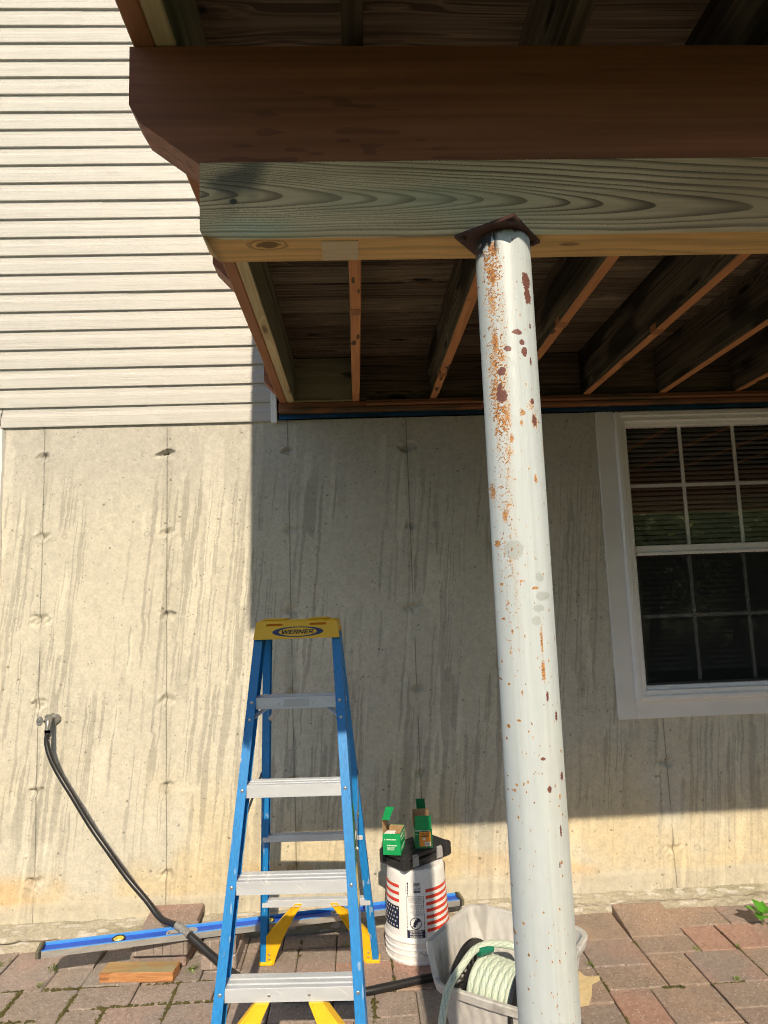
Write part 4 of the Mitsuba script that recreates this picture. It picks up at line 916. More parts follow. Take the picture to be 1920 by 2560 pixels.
for zt in (0.1355, 0.1255, 0.1155):
    t_ = meshkit.text_mesh('WARNING', 0.0055, 0.0003, bold=True); v = t_.vertices.copy(); w = v[:, 0].max()
    v[:, 0] = (v[:, 0] - w / 2) * (0.050 / w); v[:, 0] *= -1; v[:, 1] *= -1
    tw.append(trimesh.Trimesh(v + [cxx, zt, 0], t_.faces, process=False))
add('plastic_bucket__warning_word', wrap(cat(*tw), 0.0014), 'print_white')
bars, x = [], -0.022
for zb in np.arange(0.282, 0.318, 0.0030):
    bars.append(sbox(-0.022, zb, 0.008, zb + rng.choice([0.0009, 0.0017, 0.0022])))
add('plastic_bucket__barcode', cat(*[wpatch(*(b_.bounds[i] for i in (0, 2, 1, 3))) for b_ in bars]), 'print_navy')
mk = [Point(-0.047, 0.318).buffer(0.0035)] + [sbox(-0.049, z, -0.044, z + 0.0035) for z in np.arange(0.272, 0.311, 0.0055)] + [sbox(-0.055, z, -0.0535, z + 0.003) for z in np.arange(0.276, 0.311, 0.004)]
add('plastic_bucket__maker_mark', wrap(cat(*[prism(m_, 0.0004) for m_ in mk])), 'print_navy')
hp = [np.array([BX + 0.147 * math.cos(a), BY + 0.147 * math.sin(a), 0.070 - 0.032 * math.sin((a + 1.75) * 3.2) if a < -0.8 else 0.075]) for a in np.linspace(-1.62, -0.55, 26)]
add('plastic_bucket__handle', tube(hp, 0.0022, 8), 'steel_bright', smooth=True)

# ------------------------------------------------------------------ black case on the bucket
C_ = thing('tool_case', 'black plastic case with grey latches lying on top of the bucket', 'case')
ca = math.radians(38)
CU, CV = np.array([math.cos(ca), math.sin(ca), 0]), np.array([-math.sin(ca), math.cos(ca), 0])
CO = np.array([0.160, -0.408, 0.3695])
MCs = frame(CO, CU, CV, [0, 0, 1])
def rbox(x0, x1, y0, y1, z0, z1_, r, c=0.003):
    P = sbox(x0, y0, x1, y1).buffer(-r).buffer(r, quad_segs=4)
    R_ = np.array(P.exterior.coords)[:-1]; R2 = np.array(P.buffer(-c).exterior.coords)[:-1]
    return hull(np.vstack([np.c_[R2, np.full(len(R2), z0)], np.c_[R_, np.full(len(R_), z0 + c)], np.c_[R_, np.full(len(R_), z1_ - c)], np.c_[R2, np.full(len(R2), z1_)]]))
add('tool_case__base', place(rbox(0.004, 0.271, 0.004, 0.156, 0, 0.032, 0.018), MCs), 'case_black', smooth=30)
add('tool_case__lid', place(rbox(0.002, 0.273, 0.002, 0.158, 0.0335, 0.066, 0.024, 0.009), MCs), 'case_black', smooth=30)
for x in (0.0, 0.275):
    for y in (0.0, 0.16):
        add('tool_case__corner_bumper', place(rbox(x - 0.034 if x else x - 0.006, x + 0.006 if x else x + 0.034, y - 0.006 if not y else y - 0.030, y + 0.030 if not y else y + 0.006, 0.003, 0.063, 0.014, 0.007), MCs), 'case_black', smooth=30)
for x in (0.062, 0.205):
    m = hull([(x - 0.013, 0.002, 0.058), (x + 0.013, 0.002, 0.058), (x - 0.013, -0.007, 0.050), (x + 0.013, -0.007, 0.050), (x - 0.014, -0.008, 0.012), (x + 0.014, -0.008, 0.012), (x - 0.014, 0.003, 0.008), (x + 0.014, 0.003, 0.008)])
    add('tool_case__latch', place(m, MCs), 'latch_grey', smooth=20)
add('tool_case__rib', place(cat(*[cbox(0.06, 0.22, y, y + 0.006, 0.066, 0.0675, 0.001) for y in (0.05, 0.075, 0.10)]), MCs), 'case_black')

# ------------------------------------------------------------------ the two open screw boxes
def carton(o, ang_, w, d, h, key, lab, front):
    k = thing(key, lab, 'box', 'open screw boxes on the case')
    a = math.radians(ang_)
    M_ = frame(o, [math.cos(a), math.sin(a), 0], [-math.sin(a), math.cos(a), 0], [0, 0, 1])
    t = 0.0008
    add(k + '__front', place(cbox(0, w, 0, t, 0, h, 0), M_), front)
    add(k + '__back', place(cbox(0, w, d - t, d, 0, h, 0), M_), front)
    add(k + '__side', place(cbox(0, t, t, d - t, 0, h, 0), M_), front); add(k + '__side', place(cbox(w - t, w, t, d - t, 0, h, 0), M_), front)
    add(k + '__lining', place(cat(cbox(0.0016, w - 0.0016, 0.0014, d - 0.0014, 0.0002, 0.012, 0), cbox(0.001, 0.0018, 0.0016, d - 0.0016, 0.0002, h - 0.001, 0), cbox(w - 0.0018, w - 0.001, 0.0016, d - 0.0016, 0.0002, h - 0.001, 0), cbox(0.002, w - 0.002, d - 0.0018, d - 0.001, 0.0002, h - 0.001, 0)), M_), 'carton_brown')
    return k, M_
def quad(a, b, c, d, th=0.0008):
    a, b, c, d = map(lambda q: np.asarray(q, float), (a, b, c, d)); n = np.cross(b - a, d - a); n /= np.linalg.norm(n)
    return hull(np.vstack([[a, b, c, d], np.array([a, b, c, d]) + n * th]))
CT = 0.4375
k, M1 = carton([0.072, -0.379, CT], -13, 0.076, 0.118, 0.086, 'screw_box', 'bright green open screw carton with white paper inside, left of the two', 'carton_green')
add(k + '__flap', place(quad((0.0, 0.004, 0.0862), (0.0, 0.114, 0.0862), (-0.004, 0.112, 0.140), (-0.002, 0.006, 0.140)), M1), 'carton_brown')
add(k + '__tuck_flap', place(quad((-0.001, 0.004, 0.1420), (0.030, 0.004, 0.1390), (0.033, 0.112, 0.160), (-0.003, 0.112, 0.163)), M1), 'carton_green')
add(k + '__paper', place(quad((0.004, 0.003, 0.0835), (0.060, 0.003, 0.0835), (0.058, 0.062, 0.078), (0.010, 0.062, 0.078)), M1), 'carton_white')
add(k + '__flap', place(quad((0.075, 0.004, 0.0862), (0.052, 0.006, 0.0885), (0.056, 0.070, 0.0885), (0.075, 0.074, 0.0862)), M1), 'carton_brown')
tri = prism([(0.006, 0.060), (0.012, 0.060), (0.009, 0.066)], 0.0004, M1 @ frame([0, -0.0002, 0], [1, 0, 0], [0, 0, 1], [0, -1, 0]))
def fbars(rows, M_, face='front', seed=1):
    r_ = random.Random(seed); out = []
    F_ = M_ @ (frame([0, -0.0002, 0], [1, 0, 0], [0, 0, 1], [0, -1, 0]) if face == 'front' else frame([0.0762, 0, 0], [0, 1, 0], [0, 0, 1], [1, 0, 0]))
    for x0, x1, z0, hh, ww in rows:
        x = x0
        while x < x1 - 0.0006:
            w = min(r_.uniform(0.6, 1.2) * ww, x1 - x); out.append(prism(sbox(x, z0, x + w, z0 + hh), 0.0004, F_)); x += w + ww * 0.35
    return cat(*out)
add(k + '__print', cat(tri, fbars([(0.015, 0.058, 0.060, 0.0050, 0.004), (0.018, 0.060, 0.036, 0.0050, 0.0035), (0.018, 0.052, 0.029, 0.0025, 0.003), (0.018, 0.050, 0.0245, 0.0025, 0.003), (0.018, 0.048, 0.020, 0.0025, 0.003)], M1), fbars([(0.01, 0.05, 0.066, 0.010, 0.008), (0.055, 0.11, 0.068, 0.004, 0.004), (0.03, 0.10, 0.050, 0.003, 0.004), (0.02, 0.10, 0.022, 0.003, 0.004), (0.02, 0.08, 0.014, 0.003, 0.004)], M1, 'side', 4)), 'print_pale')
k, M2 = carton([0.213, -0.331, CT], 0, 0.076, 0.120, 0.077, 'screw_box', 'darker green open screw carton with an orange size label, right of the two', 'carton_dark_green')
add(k + '__flap', place(quad((0.001, 0.0, 0.0772), (0.075, 0.0, 0.0772), (0.073, 0.004, 0.134), (0.003, 0.004, 0.134)), M2), 'carton_green')
add(k + '__flap', place(quad((0.0, 0.004, 0.0772), (0.0, 0.116, 0.0772), (-0.006, 0.114, 0.128), (-0.006, 0.006, 0.128)), M2), 'carton_brown')
add(k + '__flap', place(quad((0.002, 0.119, 0.0772), (0.074, 0.119, 0.0772), (0.074, 0.122, 0.128), (0.002, 0.122, 0.128)), M2), 'carton_brown')
add(k + '__tuck_flap', place(quad((0.022, 0.122, 0.1285), (0.062, 0.122, 0.1285), (0.058, 0.108, 0.176), (0.018, 0.108, 0.176)), M2), 'carton_dark_green')
MF = M2 @ frame([0, -0.0002, 0], [1, 0, 0], [0, 0, 1], [0, -1, 0])
add(k + '__size_label', prism(sbox(0.020, 0.008, 0.070, 0.068), 0.0004, MF), 'print_orange')
add(k + '__price_code', cat(prism(sbox(0.042, 0.010, 0.068, 0.026), 0.0006, MF), prism(sbox(0.034, 0.034, 0.046, 0.042), 0.0006, MF)), 'carton_white')
bb = [prism(sbox(0.044 + 0.0024 * q, 0.012, 0.0452 + 0.0024 * q, 0.024), 0.0008, MF) for q in range(9)]
def lab_text(s_, hgt, x, z, width):
    t_ = meshkit.text_mesh(s_, hgt, 0.0004, bold=True); v = t_.vertices.copy(); v[:, 0] = (v[:, 0] - v[:, 0].min()) * width / (v[:, 0].max() - v[:, 0].min()) + x; v[:, 1] += z; v[:, 2] += 0.0004
    return place(trimesh.Trimesh(v, t_.faces, process=False), MF)
add(k + '__barcode', cat(*bb), 'logo_black')
add(k + '__size_print', cat(lab_text('1/4" x 3"', 0.0075, 0.027, 0.057, 0.036), *[prism(sbox(0.026 + 0.0042 * q, 0.048, 0.0292 + 0.0042 * q, 0.053), 0.0008, MF) for q in range(9)]), 'logo_black')
add(k + '__print', fbars([(0.002, 0.030, 0.071, 0.005, 0.005), (0.034, 0.066, 0.072, 0.0025, 0.004), (0.003, 0.014, 0.058, 0.003, 0.004)], M2, seed=8), 'print_pale')

# ------------------------------------------------------------------ grey recycling bin
R = thing('recycling_bin', 'weathered grey plastic tub behind the white post with a low front rim', 'bin')
bu, bv = np.array([0.82, -0.572, 0]), np.array([0.572, 0.82, 0])       # long side, short side
BOo = np.array([0.190, -0.900, 0.0])                                    # left corner of the rim
BLn, BWd = 0.455, 0.385
def bin_h(t):
    """Rim height round the outline: u=0..1 along the front is low, the other three sides high."""
    return t
def bin_outline(inset, r):
    return sbox(inset, inset, BLn - inset, BWd - inset).buffer(-r).buffer(r, quad_segs=8)
def bin_pt(s, t): return BOo + s * bu + t * bv
def ring_pts(inset, r, n=160):
    P = bin_outline(inset, r).exterior
    return np.array([P.interpolate(q, normalized=True).coords[0] for q in np.linspace(0, 1, n, endpoint=False)])
def rim_z(q):
    s, t = q[:, 0], q[:, 1]
    low, high = 0.205, 0.315
    f = np.clip((t - 0.026) / 0.022, 0, 1); f = f * f * (3 - 2 * f)
    return low + (high - low) * f + 0.0
n_ = 200
top_o, top_i, bot_o, bot_i = ring_pts(0.0, 0.062, n_), ring_pts(0.0, 0.062, n_), ring_pts(0.050, 0.05, n_), None
zr = rim_z(top_o)
levels = np.linspace(0, 1, 12)
V = []
def ringat(f, off):
    """Point ring at height fraction f, offset outward by off (metres)."""
    q = bot_o + (top_o - bot_o) * f[:, None]
    c = np.array([BLn / 2, BWd / 2]); d = q - c; d /= np.linalg.norm(d, axis=1, keepdims=True)
    return q + d * np.reshape(np.broadcast_to(off, (n_,)), (-1, 1))
H_ = 0.315
rows = []
def push(zarr, off):
    q = ringat(zarr / H_, off); rows.append(np.c_[BOo[0] + q[:, :1] * bu[0] + q[:, 1:] * bv[0], BOo[1] + q[:, :1] * bu[1] + q[:, 1:] * bv[1], zarr])
rib = np.where((np.arange(n_) // 3) % 2 == 0, 0.0012, -0.0012)
for z in (0.004, 0.02): push(np.full(n_, z), 0.0)
for g in np.linspace(0.08, 0.86, 8): push(zr * g, rib * (1 if g < 0.8 else 0))
push(zr - 0.030, 0.0); push(zr - 0.0298, 0.017); push(zr - 0.004, 0.019); push(zr, 0.015); push(zr + 0.001, 0.003); push(zr - 0.003, -0.003); push(zr - 0.035, -0.0035)
for g in np.linspace(0.84, 0.12, 8): push(zr * g, -0.004 + rib)
push(np.full(n_, 0.012), -0.008)
RR = len(rows); V = np.vstack(rows); F = []
for i in range(RR - 1):
    for j in range(n_):
        k2 = (j + 1) % n_
        F += [[i * n_ + j, i * n_ + k2, (i + 1) * n_ + k2], [i * n_ + j, (i + 1) * n_ + k2, (i + 1) * n_ + j]]
V = np.vstack([V, V[(RR - 1) * n_:].mean(0), V[:n_].mean(0)])
for j in range(n_):
    k2 = (j + 1) % n_
    F += [[(RR - 1) * n_ + j, (RR - 1) * n_ + k2, RR * n_], [k2, j, RR * n_ + 1]]
add('recycling_bin__tub', trimesh.Trimesh(V, F, process=False), 'grey_bin_plastic', smooth=38)

# hose reel and hose in the bin
Q = thing('hose_reel', 'black spoked hose reel standing inside the grey tub', 'reel')
RC = np.array([0.362, -0.805, 0.150]); RRd = 0.132
ru, rvv = np.array([0.74, -0.673, 0]), np.array([0.673, 0.74, 0])
def reel_frame(dist): return frame(RC + dist * ru, rvv, [0, 0, 1], ru)
def disc(dist):
    ms = []
    rim_ = Point(0, 0).buffer(RRd, quad_segs=24).difference(Point(0, 0).buffer(RRd - 0.024, quad_segs=24)); ms.append(prism(rim_, 0.012, reel_frame(dist) @ trimesh.transformations.translation_matrix([0, 0, -0.006])))
    hub = Point(0, 0).buffer(0.038).difference(Point(0, 0).buffer(0.012)); ms.append(prism(hub, 0.014, reel_frame(dist) @ trimesh.transformations.translation_matrix([0, 0, -0.007])))
    for q in range(14):
        a = q * 2 * math.pi / 14; b_ = a + 0.22
        ms.append(prism(LineString([(0.034 * math.cos(a), 0.034 * math.sin(a)), ((RRd - 0.02) * math.cos(b_), (RRd - 0.02) * math.sin(b_))]).buffer(0.004), 0.006, reel_frame(dist) @ trimesh.transformations.translation_matrix([0, 0, -0.003])))
    return cat(*ms)
add('hose_reel__flange', disc(0.0), 'reel_black'); add('hose_reel__flange', disc(0.232), 'reel_black')
add('hose_reel__drum', place(lathe([(0.060, 0.007), (0.060, 0.226)], n=32), reel_frame(0.0)), 'reel_black', smooth=True)

def uvtube(P, r, sides=16):
    m = tube(P, r, sides, cap=False)
    P = np.asarray(P); s = np.r_[0, np.cumsum(np.linalg.norm(np.diff(P, axis=0), axis=1))]
    uv = np.stack([np.tile(np.arange(sides) / sides, len(P)), np.repeat(s, sides)], -1)
    return m, uv
H = thing('garden_hose', 'pale green braided garden hose wound on the reel and hanging over the tub rim', 'hose')
hr_ = 0.0125
pts = []
for lay, rad in ((0, 0.068), (1, 0.090)):
    turns = 8 if lay == 0 else 7
    ths = np.linspace(0, 2 * math.pi * turns, turns * 36)
    for t in ths:
        f = t / (2 * math.pi * turns); d = 0.040 + (0.170 * f if lay == 0 else 0.170 * (1 - f))
        pts.append(RC + ru * d + rad * (rvv * math.cos(t) + np.array([0, 0, 1]) * math.sin(t)))
m, uv = uvtube(pts, hr_)
scene['garden_hose__coil'] = mikit.ply(m, 'pale_hose', smooth=True, uv=uv)
tail = catmull([RC + ru * 0.20 + rvv * 0.05 + [0, 0, 0.110], (0.520, -0.835, 0.268), (0.440, -0.845, 0.286), (0.372, -0.872, 0.284), (0.315, -0.925, 0.258), (0.262, -0.985, 0.226), (0.228, -1.045, 0.160), (0.214, -1.090, 0.080), (0.225, -1.150, 0.014), (0.300, -1.260, 0.013), (0.42, -1.36, 0.013)], 14)
m, uv = uvtube(tail, hr_)
scene['garden_hose__free_end'] = mikit.ply(m, 'pale_hose', smooth=True, uv=uv)
fp = RC + ru * 0.060 + np.array([0, 0, 0.126])
add('garden_hose__fitting', tube([fp - rvv * 0.035, fp + rvv * 0.02 + ru * 0.02], [0.016, 0.017], 14), 'hose_fitting_green', smooth=35)

# ------------------------------------------------------------------ spigot and black hose
def spig(m):
    m = m.copy(); p0 = np.array([-1.478, -0.092, 0.947]); m.vertices = (m.vertices - p0) * 0.76 + p0 + [0, 0.020, 0]; return m
S_ = thing('water_spigot', 'grey metal outdoor spigot mounted on the concrete wall', 'tap')
sx, sz = -1.478, 1.020
add('water_spigot__flange', spig(hull([(sx + a, y, sz + b) for a, b in ((-0.055, 0.012), (-0.045, 0.026), (0.030, 0.026), (0.045, 0.010), (0.045, -0.012), (0.012, -0.040), (-0.03, -0.034)) for y in (-0.012, -0.006)])), 'zinc_casting')
axis = catmull([(sx - 0.005, -0.010, sz + 0.004), (sx - 0.004, -0.045, sz + 0.004), (sx - 0.002, -0.072, sz - 0.006), (sx + 0.002, -0.088, sz - 0.030), (sx + 0.002, -0.092, sz - 0.055)], 8)
add('water_spigot__body', spig(tube(axis, np.interp(np.linspace(0, 1, len(axis)), [0, 0.25, 0.5, 0.8, 1], [0.014, 0.015, 0.020, 0.014, 0.014]), 16)), 'zinc_casting', smooth=35)
hd = np.array([-0.45, -0.85, 0.15]); hd /= np.linalg.norm(hd)
hs = np.array([sx - 0.006, -0.070, sz - 0.004]); he = hs + hd * 0.055
add('water_spigot__stem', spig(tube([hs, hs + hd * 0.022, hs + hd * 0.024, he], [0.013, 0.013, 0.006, 0.005], 12)), 'zinc_casting', smooth=35)
ha = np.cross(hd, [0, 0, 1]); ha /= np.linalg.norm(ha); hb = np.cross(ha, hd)
wheel = []
ww = Point(0, 0).buffer(0.024, quad_segs=10)
for q in range(10): ww = ww.union(Point(0.025 * math.cos(q * 0.628), 0.025 * math.sin(q * 0.628)).buffer(0.0042))
ww = ww.difference(Point(0, 0).buffer(0.017)).union(Point(0, 0).buffer(0.009))
for q in range(4): ww = ww.union(LineString([(0, 0), (0.02 * math.cos(q * 1.57 + .4), 0.02 * math.sin(q * 1.57 + .4))]).buffer(0.003))
wm = prism(ww, 0.007, frame(he, ha, hb, hd))
add('water_spigot__handle', spig(cat(wm, tube([he, he + hd * 0.010], 0.005, 8))), 'zinc_casting')
add('water_spigot__collar', spig(lathe([(0.0, sz - 0.055), (0.0165, sz - 0.055), (0.0165, sz - 0.061), (0.0150, sz - 0.063), (0.0165, sz - 0.065), (0.0165, sz - 0.073), (0, sz - 0.073)], (sx + 0.002, -0.092, 0), 20)), 'dark_rubber', smooth=35)

K = thing('black_hose', 'black rubber hose running from the wall spigot down across the patio', 'hose')
hp = [(sx + 0.002, -0.072, sz - 0.072), (-1.475, -0.078, 0.900), (-1.450, -0.090, 0.835)]
for (x, z), y in zip([(-1.407, .764), (-1.335, .668), (-1.247, .545), (-1.152, .437), (-1.060, .328)], (-0.10, -0.12, -0.14, -0.17, -0.19)): hp.append((x, y, z))
hp += [(-0.968, -0.225, 0.247), (-0.893, -0.268, 0.187), (-0.806, -0.315, 0.172), (-0.755, -0.345, 0.150)]
hp2 = [hp[-1], (-0.64, -0.405, 0.085), (-0.535, -0.470, 0.040), (-0.43, -0.53, 0.018), (-0.30, -0.585, 0.0165), (-0.15, -0.605, 0.0165), (-0.018, -0.588, 0.0165), (0.085, -0.562, 0.0165), (0.20, -0.53, 0.0165), (0.34, -0.50, 0.0165), (0.50, -0.47, 0.0165)]
add('black_hose__upper_run', tube(catmull(hp, 10), 0.0125, 16), 'black_rubber', smooth=True)
add('black_hose__lower_run', tube(catmull(hp2, 10), 0.0155, 16), 'black_rubber', smooth=True)
a, b = np.array(hp[-2]), np.array(hp[-1]); d = (b - a) / np.linalg.norm(b - a)
tp = [a - d * 0.012 + d * 0.08 * q for q in np.linspace(0, 1, 16)]
add('black_hose__taped_joint', tube(tp, [0.0145 + 0.003 * ((q * 7) % 3) / 2 for q in range(16)], 14), 'grey_tape', smooth=50)
cl = [np.array(hp[0]) + [0, 0, -0.030 - q * 0.001] for q in range(8)]
add('black_hose__clamp', tube(cl, 0.0145, 16), 'steel_bright', smooth=35)

# ------------------------------------------------------------------ spirit level on pavers
G = thing('spirit_level', 'long blue and silver spirit level resting on stacked pavers in front of the wall', 'level')
l0, l1 = np.array([-1.338, -0.450, 0.137]), np.array([0.442, -0.128, 0.108])
ld = (l1 - l0); LL = np.linalg.norm(ld); ld /= LL
lt = np.cross([0, 0, 1], ld); lt /= np.linalg.norm(lt)
tl = math.radians(4)
ln = np.cross(ld, lt); lt2 = lt * math.cos(tl) + ln * math.sin(tl); ln2 = np.cross(ld, lt2)
MG = frame(l0, ld, lt2, ln2)
LW, LH = 0.070, 0.027
add('spirit_level__edge', place(cbox(0.022, LL - 0.022, 0, 0.0080, 0, LH, 0.001), MG), 'level_edge_blue')
add('spirit_level__edge', place(cbox(0.022, LL - 0.022, LW - 0.0080, LW, 0, LH, 0.001), MG), 'level_edge_blue')
add('spirit_level__milled_face', place(cbox(0.022, LL - 0.022, -0.0012, -0.0002, 0.001, LH - 0.0012, 0), MG), 'level_milled')
web = sbox(0.022, 0.0081, LL - 0.022, LW - 0.0081)
hl = lambda s: LineString([(s, LW / 2), (s + 0.085, LW / 2)]).buffer(0.016)
HO = [0.52, 1.22]
vi = [0.31, LL / 2 + 0.02, LL - 0.31]
for s in HO: web = web.difference(hl(s))
for s in vi: web = web.difference(Point(s, LW / 2).buffer(0.020))
add('spirit_level__web', prism(web, 0.006, MG @ trimesh.transformations.translation_matrix([0, 0, 0.0105])), 'level_blue')
for s in HO:
    add('spirit_level__hand_hole', prism(hl(s).buffer(0.006).difference(hl(s).buffer(-0.002)), 0.012, MG @ trimesh.transformations.translation_matrix([0, 0, 0.0085])), 'latch_grey')
for s in vi:
    k = add('spirit_level__vial', prism(Point(s, LW / 2).buffer(0.0265).difference(Point(s, LW / 2).buffer(0.0205)), 0.016, MG @ trimesh.transformations.translation_matrix([0, 0, 0.008])), 'dark_rubber')
    add(k + '__bezel', prism(Point(s, LW / 2).buffer(0.0204).difference(Point(s, LW / 2).buffer(0.0140)), 0.014, MG @ trimesh.transformations.translation_matrix([0, 0, 0.0085])), 'vial_yellow')
    add(k + '__tube', place(rod((s - 0.014, LW / 2, 0.013), (s + 0.014, LW / 2, 0.013), 0.006), MG), 'print_pale')
for s0, s1 in ((0, 0.0215), (LL - 0.0215, LL)):
    k = add('spirit_level__end_cap', place(cbox(s0, s1, -0.002, LW + 0.002, -0.001, LH + 0.001, 0.002), MG), 'khaki_rubber')
    q0, q1 = (s0 + 0.012, s1) if s0 == 0 else (s0, s1 - 0.012)
    add(k + '__insert', place(cbox(q0, q1 + 0.0002, -0.0026, LW + 0.0026, -0.0015, LH + 0.0015, 0.001), MG), 'dark_rubber')

def loose(key, lab, x0, x1, y0, y1, z0, z1_, rot, mat, tiltx=0.0, grp=None):
    k = thing(key, lab, 'paver', grp)
    m = cbox(-(x1 - x0) / 2, (x1 - x0) / 2, -(y1 - y0) / 2, (y1 - y0) / 2, 0, z1_ - z0, 0.005)
    m = m.subdivide().subdivide(); v = m.vertices + 0.0008 * (meshkit.fbm(m.vertices * 60 + x0 * 9, 2)[:, None] - 0.5)
    m = trimesh.Trimesh(v, m.faces, process=False)
    m.apply_transform(trimesh.transformations.rotation_matrix(tiltx, [1, 0, 0])); m.apply_transform(trimesh.transformations.rotation_matrix(rot, [0, 0, 1]))
    m.apply_translation([(x0 + x1) / 2, (y0 + y1) / 2, z0]); add(k, m, mat); return k
loose('loose_paver', 'loose brick-red paver at the bottom of the stack under the level', -1.013, -0.770, -0.290, -0.130, 0.002, 0.058, -0.10, 'paver_red_grey', grp='loose pavers under the level')
loose('loose_paver', 'loose paver on top of the stack, directly under the level beside the taped hose joint', -0.998, -0.760, -0.322, -0.150, 0.0585, 0.122, -0.06, 'paver_mauve', grp='loose pavers under the level')
loose('loose_paver', 'reddish paver lying behind the level against the wall footing', -1.000, -0.765, -0.175, -0.010, 0.090, 0.128, -0.02, 'paver_red', 0.10, grp='loose pavers under the level')
loose('loose_paver', 'broken grey paver standing under the level just left of the ladder', -0.705, -0.555, -0.345, -0.160, 0.002, 0.058, -0.03, 'paver_grey', grp='loose pavers under the level')
loose('loose_paver', 'chipped grey paver lying on the broken paver left of the ladder', -0.700, -0.565, -0.338, -0.165, 0.0585, 0.116, 0.05, 'paver_grey_brown', grp='loose pavers under the level')

# ------------------------------------------------------------------ wood offcut
O = thing('wood_offcut', 'short orange offcut of lumber lying on the pavers in front of the level', 'wood block')
wa = math.atan2(-0.027, 0.305)
MW = frame([-1.106, -0.392, 0.0032], [math.cos(wa), math.sin(wa), 0], [-math.sin(wa), math.cos(wa), 0], [0, 0, 1])
wm = cbox(0, 0.306, 0, 0.088, 0, 0.0385, 0.0025)
add('wood_offcut__body', place(wm, MW), 'block_wood')
add('wood_offcut__top_face', place(cbox(0.003, 0.303, 0.003, 0.085, 0.0380, 0.0389, 0.0002), MW), 'block_wood_top')

# ------------------------------------------------------------------ plants
def leaf(L_, W_, curl=0.25, n=6):
    xs = np.linspace(0, 1, n); V, F = [], []
    for t in xs:
        w = W_ * math.sin(math.pi * min(1, t ** 0.8)) * (1 - 0.25 * t)
        z = L_ * curl * math.sin(t * 2.2) * 0.5
        V += [(t * L_, -w / 2, z + 0.12 * w), (t * L_, 0, z), (t * L_, w / 2, z + 0.12 * w)]
    for i in range(n - 1):
        for j in (0, 1):
            a = i * 3 + j; F += [[a, a + 3, a + 4], [a, a + 4, a + 1]]
    return trimesh.Trimesh(V, F, process=False)
def rotm(yaw, pitch): return trimesh.transformations.rotation_matrix(yaw, [0, 0, 1]) @ trimesh.transformations.rotation_matrix(-pitch, [0, 1, 0])
Wd = thing('leafy_weed', 'bright green broad-leaved plant growing beside the wall at the right', 'plant')
wc = np.array([1.762, -0.235, 0.0])
add('leafy_weed__stem', tube(catmull([wc + [0, 0, -0.01], wc + [0.005, -0.01, 0.03], wc + [0.0, -0.015, 0.062]], 5), 0.0022, 6), 'weed_green')
for yaw, pit, L_, W_, z in ((2.9, 0.30, 0.075, 0.072, 0.048), (2.2, 0.75, 0.062, 0.062, 0.058), (4.1, -0.05, 0.068, 0.064, 0.048), (-0.4, 0.25, 0.080, 0.074, 0.052), (0.9, 0.5, 0.060, 0.044, 0.056), (-1.3, 0.05, 0.062, 0.042, 0.042), (1.7, 0.2, 0.055, 0.036, 0.038)):
    m = leaf(L_, W_); m.apply_transform(rotm(yaw, pit)); m.apply_translation(wc + [0, -0.012, z]); add('leafy_weed__leaf', m, 'leaf_green', smooth=True)
WEEDS = [(-1.345, -0.262, 0.030, 'small weed sprouting in the joint beside the left end of the level'), (-1.598, -0.205, 0.030, 'small weed in the paver joint at the left edge of the picture'), (-0.742, -0.330, 0.034, 'pale weed tuft growing beside the right end of the wood offcut'), (-1.345, -0.385, 0.020, 'thin grey-green weed in the joint left of the wood offcut'),
         (0.898, -0.475, 0.022, 'tiny weed in the joint just right of the white post'), (1.375, -0.405, 0.018, 'tiny weed in the middle of the right-hand pavers'), (1.556, -0.405, 0.018, 'tiny weed left of and below the broad-leaved plant'), (1.42, -0.640, 0.020, 'tiny weed in the long joint at the lower right'), (0.905, -0.185, 0.018, 'tiny weed near the wall just right of the white post'), (-0.10, -0.205, 0.020, 'tiny weed on the pavers between the rear ladder feet')]
for x, y, sz_, lab in WEEDS:
    k = thing('small_weed', lab, 'weed')
    ms = []
    for q in range(16):
        m = leaf(sz_ * rng.uniform(0.5, 1.1), sz_ * rng.uniform(0.18, 0.34), 0.3, 4); m.apply_transform(rotm(rng.uniform(0, 6.28), rng.uniform(0.15, 1.1)))
        m.apply_translation([x + rng.gauss(0, sz_ * 0.35), y + rng.gauss(0, sz_ * 0.35), rng.uniform(-0.004, 0.006)]); ms.append(m)
    add(k, cat(*ms), 'weed_green', smooth=True)

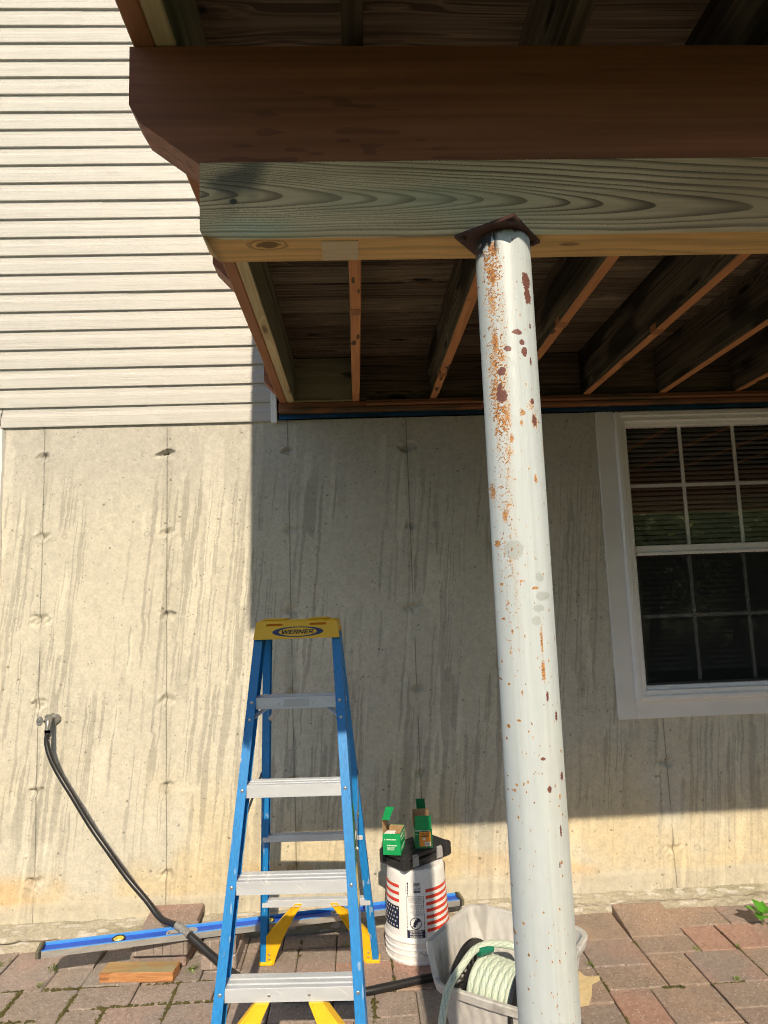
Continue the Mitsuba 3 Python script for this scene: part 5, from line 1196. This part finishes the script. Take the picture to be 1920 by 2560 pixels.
# torn carton scrap right of the post
thing('torn_scrap', 'torn piece of tan cardboard lying on the pavers just right of the white post', 'scrap')
sp_ = Polygon([(0.70, -0.52), (0.835, -0.535), (0.842, -0.575), (0.862, -0.598), (0.890, -0.612), (0.885, -0.632), (0.850, -0.640), (0.832, -0.690), (0.800, -0.745), (0.70, -0.76)])
sg = prism(sp_, 0.003).subdivide().subdivide(); v = sg.vertices.copy(); v[:, 2] += 0.004 + 0.012 * (meshkit.fbm(v * 18, 2) - 0.3) + 0.02 * np.clip((v[:, 0] - 0.82) / 0.07, 0, 1)
pri('scrap_tan', lambda p, n, uv: mi.Color3f(0.60, 0.49, 0.29) * (0.85 + 0.3 * fbm(p.x * 60, p.y * 60, p.z * 60)), 0.8)
add('torn_scrap', trimesh.Trimesh(v, sg.faces, process=False), 'scrap_tan')

# ------------------------------------------------------------------ trees across the yard (seen mirrored in the window)
def tree(x, y, h, r, lab, seed):
    k = thing('garden_tree', lab, 'tree', 'trees across the yard')
    g = np.random.default_rng(seed)
    add(k + '__trunk', tube(catmull([(x, y, -0.1), (x + 0.1, y, h * 0.3), (x - 0.05, y + 0.1, h * 0.7)], 5), np.linspace(0.16, 0.05, 11), 8), 'bark', smooth=True)
    n = 5200
    cl = g.normal(size=(26, 3)); cl = cl / np.linalg.norm(cl, axis=1, keepdims=True) * (g.random((26, 1)) ** 0.4) * [r, r, h * 0.42] + [x, y, h * 0.52]
    c = cl[g.integers(0, 26, n)] + g.normal(size=(n, 3)) * r * 0.24
    c[:, 2] = np.maximum(c[:, 2], 0.15)
    a = g.normal(size=(n, 3)); b = g.normal(size=(n, 3)); a /= np.linalg.norm(a, axis=1, keepdims=True); b /= np.linalg.norm(b, axis=1, keepdims=True)
    s_ = 0.09 + 0.06 * g.random((n, 1))
    V = np.stack([c - a * s_, c + b * s_ * 0.6, c + a * s_, c - b * s_ * 0.6], 1).reshape(-1, 3)
    F = np.arange(n * 4).reshape(n, 4)
    add(k + '__crown', (V, F), 'tree_leaf')
for i, (x, y, h, r) in enumerate([(1.5, -13, 4.2, 1.9), (4.9, -14, 5.2, 2.0), (7.2, -13, 5.0, 2.1), (9.6, -13.5, 5.6, 2.2), (-2.2, -15, 5.5, 2.3), (-6.0, -14, 4.6, 2.1), (12.4, -15, 6.4, 2.5), (8.4, -18, 7.5, 3.2), (13.0, -20, 8.0, 3.4), (3.5, -20, 6.2, 2.8)]):
    tree(x, y, h, r, 'leafy green tree across the yard, mirrored in the window glass', 40 + i)
